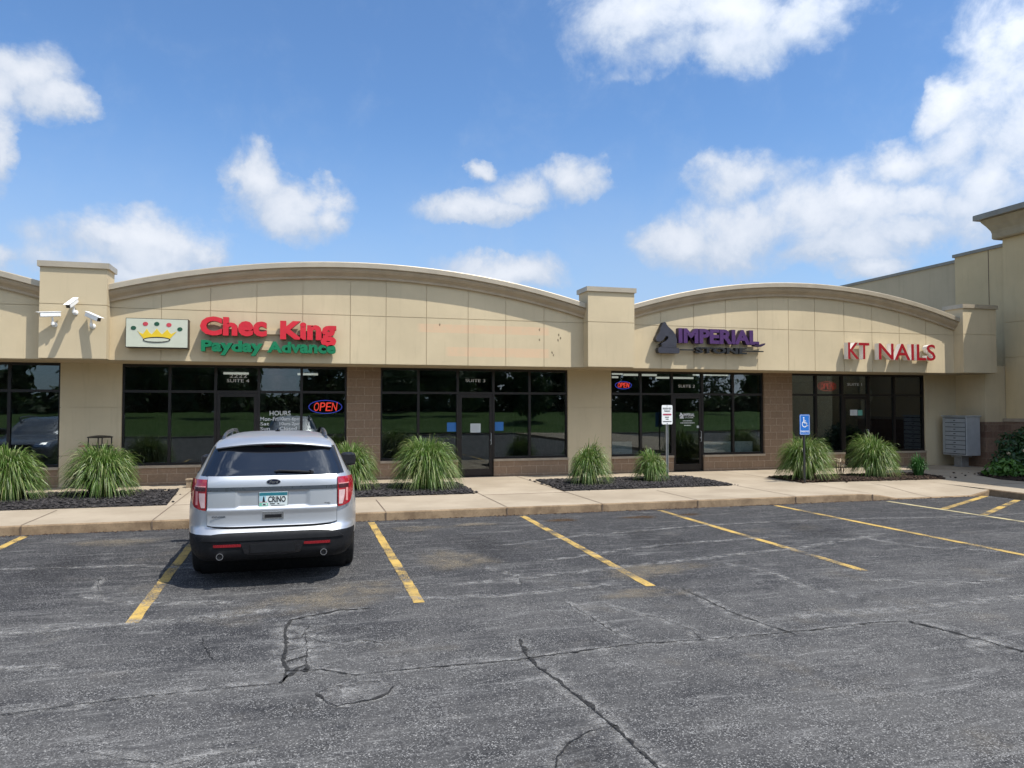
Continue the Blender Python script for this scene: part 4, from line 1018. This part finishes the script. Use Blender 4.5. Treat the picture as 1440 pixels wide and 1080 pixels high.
def side_x(y, z):
    hw, yc, hl = sec(z); k = min(.9995, abs((y - yc) / hl)); n = 7 if y < yc else 4.5; return hw * (1 - k ** n) ** (1 / n)
AX_R, AX_F, WR = 1.17, 4.03, .372
def car(label, loc, paint, rz=0.0, plate_=True):
    T = thing('parked_suv', label, 'car', loc, rz, local=True)
    # body shell: horizontal slices
    zs = [.30, .33, .36, .40, .44, .48, .52, .56, .583, .595, .605, .615, .625, .635, .645, .655, .665, .68, .70, .72, .74, .78, .82, .86, .90, .93, .96, .98, 1.0, 1.02, 1.04, 1.06, 1.08, 1.10, 1.13, 1.16, 1.19, 1.215, 1.235, 1.26, 1.29, 1.33, 1.37, 1.41, 1.45, 1.49, 1.52, 1.55, 1.575, 1.60, 1.62, 1.64, 1.655, 1.668, 1.678, 1.686, 1.69]
    phis = []
    for a, b, n in ((-45, 45, 60), (45, 135, 22), (135, 225, 60), (225, 315, 26)): phis += [R(a + (b - a) * i / n) for i in range(n)]
    N = len(phis); vs = []
    for z in zs:
        hw, yc, hl = sec(z)
        for p in phis:
            c, s = math.cos(p), math.sin(p); n = 7 if s < 0 else 4.5
            q = (abs(c) ** n + abs(s) ** n) ** (-1 / n); vs.append([hw * c * q, yc + hl * s * q, z])
    # snap ring of the wheel arches
    AR = .425
    for v in vs:
        if abs(v[0]) > .55 and v[2] < .85:
            for ax in (AX_R, AX_F):
                d = math.hypot(v[1] - ax, v[2] - WR)
                if AR - .028 < d < AR + .045 and d > 0: v[1] = ax + (v[1] - ax) * AR / d; v[2] = WR + (v[2] - WR) * AR / d
    F = [[], []]
    for k in range(len(zs) - 1):
        for i in range(N):
            j = (i + 1) % N; f = (k * N + i, k * N + j, (k + 1) * N + j, (k + 1) * N + i)
            cx = sum(vs[a][0] for a in f) / 4; cy = sum(vs[a][1] for a in f) / 4; czz = sum(vs[a][2] for a in f) / 4
            if abs(cx) > .7 and min(math.hypot(cy - AX_R, czz - WR), math.hypot(cy - AX_F, czz - WR)) < AR - .004: continue
            lim = .60 if cy < .35 else (.50 if cy < 4.4 else .48)
            F[0 if czz > lim else 1].append(f)
    F[0].append(tuple(range((len(zs) - 1) * N, len(zs) * N)))
    MB().add(vs, F[0]).build('body', paint, T, smooth='auto')
    F[1].append(tuple(range(N))[::-1])
    MB().add(vs, F[1]).build('lower_cladding', 'car_black', T, smooth='auto')
    w = MB()
    for ax in (AX_R, AX_F): w.lathe([(.02, -.86), (.425, -.86), (.425, .86), (.02, .86)], (0, ax, WR), 28, axis='x')
    w.box(-.80, .80, .5, 4.6, .28, .31); w.build('wheel_well', 'seam', T)
    def patch(name, zb, zt, xl, xr, mat, off=.004, rim=.012, nu=28, nv=12, fx_=None, par=None):
        """panel wrapped on the tail; xl/xr: functions of v in 0..1, zb/zt: functions of u"""
        q = MB(); P = []
        for j in range(nv + 1):
            for i in range(nu + 1):
                u, v = i / nu, j / nv; z = zb(u) + (zt(u) - zb(u)) * v; x = xl(v) + (xr(v) - xl(v)) * u
                o_ = off + (fx_(x, z) if fx_ else 0); e = .01
                nx = (rear_y(x + e, z) - rear_y(x - e, z)) / (2 * e); nz = (rear_y(x, z + e) - rear_y(x, z - e)) / (2 * e)
                nn = Vector((nx, -1, nz)).normalized(); P.append(Vector((x, rear_y(x, z), z)) + nn * o_)
        W = nu + 1; q.add(P, [(j * W + i, j * W + i + 1, (j + 1) * W + i + 1, (j + 1) * W + i) for j in range(nv) for i in range(nu)])
        edge = [i for i in range(W)] + [j * W + nu for j in range(1, nv + 1)] + [nv * W + i for i in range(nu - 1, -1, -1)] + [j * W for j in range(nv - 1, 0, -1)]
        o2 = len(q.v); q.add([P[k] + Vector((0, rim, 0)) for k in edge], [])
        M = len(edge)
        for a in range(M): q.f.append((edge[a], o2 + a, o2 + (a + 1) % M, edge[(a + 1) % M])); q.m.append(0)
        return q.build(name, mat, par or T, smooth='auto')
    K = lambda c: (lambda u: c)
    def rect(name, x0, x1, z0, z1, mat, off=.004, rim=.012, par=None, nu=10, nv=6, fx_=None): return patch(name, K(z0), K(z1), K(x0), K(x1), mat, off, rim, nu, nv, fx_, par)
    # tailgate with plate recess; dark seam sheet beneath
    lipz = lambda u: .665 + .035 * abs(2 * u - 1) ** 6
    patch('tailgate_seam', lambda u: lipz(u) - .010, K(1.222), lambda v: -.712, lambda v: .712, 'seam', .004, .01, 40, 40)
    def recess(x, z):
        f = smooth01((.395 - abs(x)) / .03) * smooth01((z - .885) / .012) * smooth01((1.075 - z) / .02)
        crease = .010 * smooth01((.885 - z) / .02) * smooth01((z - .80) / .06)
        return -.016 * f + crease
    tg = patch('tailgate', lipz, K(1.218), lambda v: -.70, lambda v: .70, paint, .026, .026, 64, 56, recess)
    rect('trim_bar', -.70, .70, 1.070, 1.112, 'bar_grey', .034, .012, tg, 40, 4)
    rect('handle_pocket', -.115, .115, .755, .835, 'chrome', .036, .012, tg, 12, 4); rect('handle', -.092, .092, .768, .806, 'car_gloss_black', .039, .01, tg, 10, 4)
    # rear glass and side pillars
    wl = lambda v: -(.745 - .115 * v); wr = lambda v: .745 - .115 * v
    rg = patch('rear_window', K(1.232), K(1.555), wl, wr, 'car_glass', .004, .01, 40, 14)
    for s_ in (-1, 1):
        a = (lambda v: -(.80 - .105 * v)) if s_ < 0 else wr; b = wl if s_ < 0 else (lambda v: .80 - .105 * v)
        patch('rear_pillar', K(1.236), K(1.545), a, b, 'car_gloss_black', .002, .01, 5, 12)
    # spoiler
    q = MB(); n = 24; pr = [(.62, 1.652), (.45, 1.625), (.33, 1.592), (.315, 1.575), (.325, 1.562), (.40, 1.562), (.5, 1.57)]
    for i in range(n + 1):
        x = -.655 + 1.31 * i / n; e = (x / .655)
        for y, z in pr: q.v.append((x, y + .10 * abs(e) ** 3, z - .055 * e ** 2 + .012))
    m_ = len(pr); q.f = [(i * m_ + k, (i + 1) * m_ + k, (i + 1) * m_ + (k + 1) % m_, i * m_ + (k + 1) % m_)[::-1] for i in range(n) for k in range(m_)] + [tuple(range(m_)), tuple(range(n * m_, n * m_ + m_))[::-1]]
    q.m = [0] * len(q.f); q.a = [0] * len(q.v); q.build('spoiler', paint, T, smooth='auto')
    rect('brake_light', -.12, .12, 1.535, 1.553, 'lamp_dark', .012, .01)
    # wiper, emblem, badge, plate
    q = MB(); P = [Vector((x, rear_y(x, z) - .03, z)) for x, z in ((.02, 1.275), (.05, 1.283), (.25, 1.272), (.40, 1.262))]
    q.path(P, .011, 6); q.tube(P[3], P[3] + Vector((.03, .03, -.01)), .024, n=8); q.tube(P[0] + Vector((-.02, .012, .004)), P[2] + Vector((.05, .012, .006)), .006, n=6); q.build('wiper', 'car_black', T)
    ye = rear_y(0, 1.165) - .030; q = MB()
    q.prism_y([(.078 * math.cos(2 * math.pi * i / 28), 1.165 + .032 * math.sin(2 * math.pi * i / 28)) for i in range(28)], ye - .004, ye + .012, 1)
    q.prism_y([(.072 * math.cos(2 * math.pi * i / 28), 1.165 + .0275 * math.sin(2 * math.pi * i / 28)) for i in range(28)], ye - .006, ye, 0)
    flat_text(q, 'Ford', -.045, .045, 1.149, 1.184, ye - .008, .004, 1, .01, .25)
    q.build('emblem', ['emblem', 'chrome'], tg)
    q = MB(); yb = rear_y(-.6, .80) - .036; flat_text(q, 'EXPLORER', -.655, -.51, .785, .803, yb, .004, 0, .03); q.build('badge', 'bar_grey', tg)
    q = MB(); flat_text(q, '4WD', .565, .635, .905, .922, rear_y(.6, .91) - .031, .004, 0, .02); q.build('badge', 'chrome', tg)
    if plate_:
        yp = rear_y(0, .97) - .019; x0, x1, z0, z1 = -.155, .155, .892, 1.05
        P = thing_part = MB().box(x0 - .008, x1 + .008, yp, yp + .012, z0 - .006, z1 + .006).build('license_plate', 'chrome', T, bevel=.003)
        q = MB(); q.box(x0, x1, yp - .002, yp - .0005, z0, z1); q.box(x0 + .002, x1 - .002, yp - .003, yp - .002, z1 - .038, z1 - .003, 1)
        q.box(x0 + .003, x0 + .075, yp - .003, yp - .002, z0 + .045, z1 - .039, 2); q.box(x0 + .003, x0 + .095, yp - .003, yp - .002, z0 + .003, z0 + .04, 3)
        q.box(x0 + .03, x0 + .085, yp - .004, yp - .003, z0 + .012, z0 + .034, 0); q.box(x0 + .005, x0 + .085, yp - .0036, yp - .003, z0 + .045, z0 + .058, 4)
        q.prism_y([(x0 + .035, z0 + .05), (x0 + .065, z0 + .05), (x0 + .055, z1 - .045), (x0 + .045, z1 - .045)], yp - .0044, yp - .0036, 5)
        flat_text(q, 'CRINO', x0 + .098, x1 - .02, z0 + .046, z1 - .045, yp - .005, .002, 5, .02)
        for a, b in ((.12, .17), (.2, .22), (.13, .28)): q.box(x0 + a, x0 + b, yp - .004, yp - .002, z0 + (.024 if b < .28 else .008), z0 + (.034 if b < .28 else .013), 5)
        for a, b in ((.05, .055), (.066, .07)): q.box(x0 + a - .01, x0 + b, yp - .005, yp - .004, z0 + .016, z0 + .03, 5)
        q.build('face', ['plate', 'plate_teal', 'plate_sky', 'plate_green', 'plate_pink', 'black'], P)
    # tail lamps
    for s_ in (-1, 1):
        def sg(a, b): return (lambda v: -b(v), lambda v: -a(v)) if s_ < 0 else (a, b)
        xi = lambda v: .708 + .006 * (1 - v); xo = lambda v: .895 - .02 * abs(2 * v - 1) ** 3 - .035 * (1 - v) ** 2
        l, r_ = sg(xi, xo)
        L = patch('taillight', lambda u: .862 + (.035 * ((1 - u) if s_ < 0 else u) ** 2), K(1.188), l, r_, 'lamp_red', .028, .03, 18, 16)
        l, r_ = sg(lambda v: .722, lambda v: .785 - .025 * (1 - v) ** 2); patch('reverse_lens', K(.89), K(1.05), l, r_, 'lamp_clear', .032, .01, 8, 8, None, L)
        l, r_ = sg(lambda v: .718, lambda v: .825); patch('lamp_band', K(1.075), K(1.115), l, r_, 'lamp_dark', .032, .01, 8, 4, None, L)
        l, r_ = sg(lambda v: .716, lambda v: .83); patch('lamp_lip', K(1.115), K(1.125), l, r_, 'lamp_pink', .033, .01, 8, 3, None, L)
        l, r_ = sg(lambda v: .795, lambda v: .818); patch('lamp_edge', K(.92), K(1.07), l, r_, 'lamp_pink', .033, .01, 4, 6, None, L)
        # reflectors, exhaust
        a, b = (.34, .63); a, b = (a, b) if s_ > 0 else (-b, -a)
        rect('reflector', a, b, .470, .498, 'reflector', .010, .012)
        q = MB(); xe = .56 * s_; q.lathe([(.030, .0), (.038, 0), (.038, .14), (.030, .14), (.030, .0)], (0, 0, 0), 20, caps=False); e = q.build('exhaust_tip', 'chrome', T); e.rotation_euler = (R(-90), 0, 0); e.location = (xe, -.035, .375)
        MB().tube((0, 0, .03), (0, 0, .1), .0302).build('exhaust_bore', 'seam', e)
        # side glass and mirrors
        q = MB(); P = []; nu, nv = 30, 8
        for j in range(nv + 1):
            v = j / nv; z = 1.245 + (1.535 - 1.245) * v; ya = .52 + .22 * v; yb = 3.40 - .62 * v
            for i in range(nu + 1): y = ya + (yb - ya) * i / nu; P.append((s_ * (side_x(y, z) + .004), y, z))
        W = nu + 1; fs = [(j * W + i, j * W + i + 1, (j + 1) * W + i + 1, (j + 1) * W + i) for j in range(nv) for i in range(nu)]
        if s_ < 0: fs = [f[::-1] for f in fs]
        q.add(P, fs); q.build('side_window', 'car_glass', T, smooth=True)
        def ribbon(nm, ys, hw_, z0, z1, off, mt, n=8):
            q = MB()
            for k in range(n):
                z = z0 + (z1 - z0) * k / (n - 1); q.add([(s_ * (side_x(y, z) + off), y, z) for y in (ys - hw_, ys + hw_)], [])
            q.f = [(2 * k, 2 * k + 1, 2 * k + 3, 2 * k + 2)[::s_] for k in range(n - 1)]; q.m = [0] * (n - 1); q.build(nm, mt, T)
        for ys in (1.30, 2.30): ribbon('door_pillar', ys, .04, 1.245, 1.535, .006, 'car_gloss_black')
        for ys in (1.72, 2.32, 3.36): ribbon('door_seam', ys, .006, .55, 1.225, .005, 'seam', 16)
        q = MB(); q.path([(s_ * side_x(y, 1.238) + s_ * .004, y, 1.238) for y in [.55 + 2.8 * k / 20 for k in range(21)]], .009, 6); q.build('belt_trim', 'chrome', T)
        # door mirror
        mx, my, mz = s_ * 1.01, 3.0, 1.215; q = MB()
        for (h, k) in ((-.10, .6), (-.085, .93), (-.02, 1), (.05, .98), (.085, .8), (.10, .45)):
            for i in range(16):
                a = 2 * math.pi * i / 16; ca, sa = math.cos(a), math.sin(a); pw = lambda t: math.copysign(abs(t) ** .55, t)
                q.v.append((mx + pw(ca) * .125 * k, my + pw(sa) * .075 * k, mz + h))
        q.f = [(r0 * 16 + i, r0 * 16 + (i + 1) % 16, (r0 + 1) * 16 + (i + 1) % 16, (r0 + 1) * 16 + i) for r0 in range(5) for i in range(16)] + [tuple(range(16))[::-1], tuple(range(80, 96))]
        q.m = [0] * len(q.f); q.a = [0] * 96; q.box(min(s_ * .86, s_ * .95), max(s_ * .86, s_ * .95), my - .02, my + .07, mz - .06, mz - .01)
        mi = q.build('side_mirror', 'car_gloss_black', T, smooth='auto')
        MB().box(mx - .10, mx + .10, my - .082, my - .076, mz - .07, mz + .065).build('mirror_glass', 'car_glass', mi)
        for ys in (1.55, 2.55): MB().box(min(s_ * .965, s_ * 1.0), max(s_ * .965, s_ * 1.0), ys, ys + .2, .985, 1.01).build('door_handle', 'chrome', T)
        # roof rail
        P = [(s_ * .60, y, z) for y, z in ((.66, 1.59), (.76, 1.64), (.92, 1.67), (1.2, 1.69), (1.9, 1.70), (2.5, 1.685), (2.75, 1.64))]
        q = MB()
        for (a, b) in zip(P, P[1:]): q.tube(a, b, .021, .021, 10)
        for y in (.72, 1.7, 2.68): q.box(s_ * .60 - .018, s_ * .60 + .018, y - .05, y + .05, 1.55, 1.69 if y == 1.7 else 1.62)
        q.build('roof_rail', 'bar_grey', T, smooth='auto')
        # wheels
        for ax in (AX_R, AX_F):
            cx = s_ * .845
            q = MB(); q.lathe([(.24, -.115), (.335, -.12), (.365, -.105), (WR, -.075), (WR, .075), (.365, .105), (.335, .12), (.24, .115), (.236, .06), (.236, -.06), (.24, -.115)], (cx, ax, WR), 44, axis='x', caps=False); q.lathe([(.236, -.012), (.236, .012)], (cx - s_ * .03, ax, WR), 32, axis='x')
            for k in (-.045, 0, .045): q.lathe([(WR - .004, k - .006), (WR + .0012, k - .0055), (WR + .0012, k + .0055), (WR - .004, k + .006)], (cx, ax, WR), 44, axis='x')
            tw_ = q.build('wheel', 'tyre', T, smooth='auto'); xo_ = cx + s_ * .085
            q = MB(); q.lathe([(.245, -.02), (.245, .02), (.215, .02), (.205, -.03), (.245, -.03), (.245, -.02)], (xo_, ax, WR), 32, axis='x', caps=False); q.lathe([(.06, -.02), (.05, .025)], (xo_, ax, WR), 16, axis='x')
            for k in range(5):
                a = 2 * math.pi * k / 5
                for d in (-.16, .16): q.tube((xo_, ax + .05 * math.cos(a), WR + .05 * math.sin(a)), (xo_, ax + .23 * math.cos(a + d), WR + .23 * math.sin(a + d)), .02, .016, 6)
            q.build('rim', 'rim', tw_)
    # bumper step, hitch panel, antenna, roof ribs
    patch('bumper_step', lambda u: .535 + .0 * u, lambda u: .612 - .03 * abs(2 * u - 1) ** 8, lambda v: -(.78 - .06 * v), lambda v: .78 - .06 * v, 'car_black', .014, .02, 40, 6)
    patch('bumper_insert', lambda u: .372 + .02 * abs(2 * u - 1) ** 4, K(.515), lambda v: -(.30 + .05 * v), lambda v: .30 + .05 * v, 'car_gloss_black', .010, .02, 20, 8)
    rect('hitch_cover', -.24, .24, .40, .495, 'car_black', .020, .015, None, 16, 6)
    q = MB(); q.prism_z([(-.03, 1.45), (.03, 1.45), (.012, 1.62), (-.012, 1.62)], 1.68, 1.70); q.tube((0, 1.47, 1.70), (0, 1.50, 1.725), .018, .006, 8); q.build('antenna', 'car_gloss_black', T)
    # headlights and grille at the nose
    for s_ in (-1, 1):
        hl_ = MB(); 
        for z in (.80, .86, .92):
            for k in range(6):
                x = .50 + .34 * k / 5; hw, yc, hlx = sec(z); hl_.v.append((s_ * x, yc + hlx * (1 - min(.999, x / hw) ** 4.5) ** (1 / 4.5) + .012, z))
        hl_.f = [(r0 * 6 + k, r0 * 6 + k + 1, (r0 + 1) * 6 + k + 1, (r0 + 1) * 6 + k)[::-s_] for r0 in range(2) for k in range(5)]; hl_.m = [0] * len(hl_.f); hl_.a = [0] * 18
        hl_.build('headlight', 'chrome', T)
    MB().box(-.46, .46, 4.93, 5.0, .66, .88).build('grille', 'car_gloss_black', T)
    MB().box(-.60, .60, .9, 3.0, 1.0, 1.12).box(-.58, .58, 1.0, 1.15, 1.1, 1.45).box(-.6, -.1, 2.2, 2.35, 1.1, 1.5).box(.1, .6, 2.2, 2.35, 1.1, 1.5).build('seats', 'car_black', T)
    return T
SUV = car('silver SUV parked nose-in, seen from behind', (-.285, 8.76, 0), 'car_paint')
SUV.scale = (.98, 1, 1)
S2 = copy_tree(SUV); S2.location = (-8.3, 8.3, 0)
for ch in S2.children:
    for sl in ch.material_slots:
        if sl.material == MATS['car_paint']: sl.link = 'OBJECT'; sl.material = MATS['car_paint_dark']
tag(S2, 'dark grey SUV in the stalls further left, seen only mirrored in the far left window', 'car')

# ------------------------------------------------------------------ camera
cam_d = bpy.data.cameras.new('camera'); cam = bpy.data.objects.new('camera', cam_d); COL.objects.link(cam)
cam_d.sensor_width = 36; cam_d.lens = 36 * 1050 / 1440; cam_d.clip_end = 2000; cam_d.clip_start = .05
cam.location = (0, 0, 2.0); cam.rotation_euler = (R(90 + 1.8), 0, R(-15.8)); sc.camera = cam
# ------------------------------------------------------------------ light and sky
SUN_EL, SUN_AZ = 62.1, 44.4      # azimuth from -Y towards +X
sv = Vector((math.sin(R(SUN_AZ)) * math.cos(R(SUN_EL)), -math.cos(R(SUN_AZ)) * math.cos(R(SUN_EL)), math.sin(R(SUN_EL))))
sd = bpy.data.lights.new('sun', 'SUN'); sd.energy = 3.45; sd.angle = R(.55); sd.color = (1, .955, .88)
so = bpy.data.objects.new('sun', sd); COL.objects.link(so); so.location = (10, -10, 30)
so.rotation_euler = sv.to_track_quat('Z', 'Y').to_euler()
w = bpy.data.worlds.new('World'); sc.world = w; w.use_nodes = True; w.node_tree.nodes.clear(); t = NT(w.node_tree)
out = t.n('ShaderNodeOutputWorld'); bg = t.n('ShaderNodeBackground')
sky = t.n('ShaderNodeTexSky', sky_type='NISHITA', sun_disc=False, sun_elevation=R(SUN_EL), sun_rotation=math.atan2(sv.x, sv.y), altitude=250, air_density=1.0, dust_density=.9, ozone_density=2.2)
gen = t.n('ShaderNodeTexCoord').outputs['Generated']
fwd = Vector((math.sin(R(15.8)) * math.cos(R(1.8)), math.cos(R(15.8)) * math.cos(R(1.8)), math.sin(R(1.8))))
rgt = Vector((math.cos(R(15.8)), -math.sin(R(15.8)), 0)); upv = rgt.cross(fwd)
# clouds: soft blobs at fixed bearings in the sky (bearing/elevation), broken up by noise
CL = [(-15,120,55,50),(75,135,62,30),(-12,240,24,60),(195,345,110,46),(150,330,62,32),(228,338,88,42),(288,350,36,32),(352,250,38,42),(398,292,72,36),(445,285,42,30),(12,372,46,20),(662,232,20,18),(672,295,62,26),(735,272,66,34),(812,255,38,32),(700,390,70,24),
      (900,20,120,60),(1010,30,160,62),(1130,20,110,45),(1035,250,78,38),(960,350,60,30),(1050,330,110,48),(1150,310,130,62),(1225,285,80,50),(1230,375,60,16),(1410,110,72,105),(1362,205,62,70),(1415,270,80,66),(1285,220,70,34),(1320,285,60,40),(1440,60,60,60),(1330,150,40,40),(1440,180,60,80),(1375,300,80,50),(1300,330,90,30),(8,215,26,70),(30,90,60,40),(110,150,40,20),(-10,180,40,50),(190,378,130,22),(700,300,80,18),(1180,352,130,28),(1000,70,150,30)]
F = None
wn = t.n('ShaderNodeTexNoise'); wn.inputs['Scale'].default_value = 6; wn.inputs['Detail'].default_value = 7; wn.inputs['Roughness'].default_value = .62; t.l(gen, wn.inputs['Vector'])
wsub = t.n('ShaderNodeVectorMath', operation='SUBTRACT'); t.l(wn.outputs['Color'], wsub.inputs[0]); wsub.inputs[1].default_value = (.5, .5, .5)
wv = t.n('ShaderNodeVectorMath', operation='MULTIPLY_ADD'); t.l(wsub.outputs[0], wv.inputs[0]); wv.inputs[1].default_value = (.145, .145, .12); t.l(gen, wv.inputs[2])
dirv = wv.outputs[0]; sh_ = None
for px_, py_, wx_, wy_ in CL:
    c = (fwd * 1050 + rgt * (px_ - 720) - upv * (py_ - 540)).normalized(); r_ = c.cross(Vector((0, 0, 1))).normalized(); u_ = r_.cross(c)
    k = 1 / (1 + ((px_ - 720) / 1050) ** 2 + ((py_ - 540) / 1050) ** 2)
    A = t.n('ShaderNodeVectorMath', operation='DOT_PRODUCT'); t.l(dirv, A.inputs[0]); A.inputs[1].default_value = r_ * (1050 / (wx_ * 1.5 * k ** .9))
    B = t.n('ShaderNodeVectorMath', operation='DOT_PRODUCT'); t.l(dirv, B.inputs[0]); B.inputs[1].default_value = u_ * (1050 / (wy_ * 1.5 * k ** .6))
    C_ = t.n('ShaderNodeVectorMath', operation='DOT_PRODUCT'); t.l(dirv, C_.inputs[0]); C_.inputs[1].default_value = c
    d2 = t.math('SQRT', t.math('MULTIPLY_ADD', A.outputs['Value'], A.outputs['Value'], t.math('MULTIPLY', B.outputs['Value'], B.outputs['Value'])))
    f = t.math('MAXIMUM', t.math('MULTIPLY', t.math('SUBTRACT', 1.0, d2), t.math('GREATER_THAN', C_.outputs['Value'], .3)), 0.0)
    F = f if F is None else t.math('SMOOTH_MAX', F, f, .12)
    g = t.math('MULTIPLY', B.outputs['Value'], f); sh_ = g if sh_ is None else t.math('ADD', sh_, g)
nz = t.noise(gen, 11, 10, .62, .3); nz2 = t.noise(gen, 2.6, 8, .62); nz3 = t.noise(gen, 26, 6, .6, .4)
sxyz = t.n('ShaderNodeSeparateXYZ'); t.l(gen, sxyz.inputs[0])
back = t.mr(sxyz.outputs[1], .12, -.25)          # broken cumulus over the rest of the sky
Fb = t.math('MULTIPLY', t.mr(nz2, .42, .60), t.math('MULTIPLY', back, .8))
F2 = t.math('MAXIMUM', F, Fb)
dens = t.math('ADD', F2, t.math('MULTIPLY', t.math('SUBTRACT', nz, .5), 1.75))
dens = t.math('ADD', dens, t.math('MULTIPLY', t.math('SUBTRACT', nz3, .5), .35))
dens = t.math('MULTIPLY', dens, t.mr(F2, 0.02, .2))
alpha = t.math('MULTIPLY', t.mr(dens, .0, .72), .97)
# thin veil low down
veil = t.math('MULTIPLY', t.mr(sxyz.outputs[2], .38, .05), t.mr(nz2, .3, .7, .6, 1.0))
lit = t.math('ADD', t.mr(dens, .25, 1.15, .08, .8), t.math('MULTIPLY', sh_, .55), clamp=True)
ccol = t.mix(lit, (2.35, 2.75, 3.4), (3.9, 4.05, 4.35))
sdot = t.n('ShaderNodeVectorMath', operation='DOT_PRODUCT'); t.l(gen, sdot.inputs[0]); sdot.inputs[1].default_value = sv
glow = t.math('MULTIPLY_ADD', t.math('POWER', t.math('MAXIMUM', sdot.outputs['Value'], 0.0), 2.0), 1.8, 1.0)   # clouds nearer the sun are brighter
gv = t.n('ShaderNodeVectorMath', operation='SCALE'); t.l(ccol, gv.inputs[0]); t.l(glow, gv.inputs['Scale'])
skyc = t.mix(1.0, sky.outputs[0], (.52, .675, .81), 'MULTIPLY')
base = t.mix(t.math('MULTIPLY', veil, .8), skyc, (2.0, 2.58, 3.5))
colr = t.mix(alpha, base, gv.outputs[0])
t.l(colr, bg.inputs[0]); bg.inputs[1].default_value = .145; t.l(bg.outputs[0], out.inputs[0])
sc.view_settings.view_transform = 'Standard'; sc.view_settings.look = 'None'; sc.view_settings.exposure = .66; sc.view_settings.gamma = 1; sc.view_settings.use_curve_mapping = False
sc.cycles.transparent_max_bounces = 24; sc.cycles.max_bounces = 8
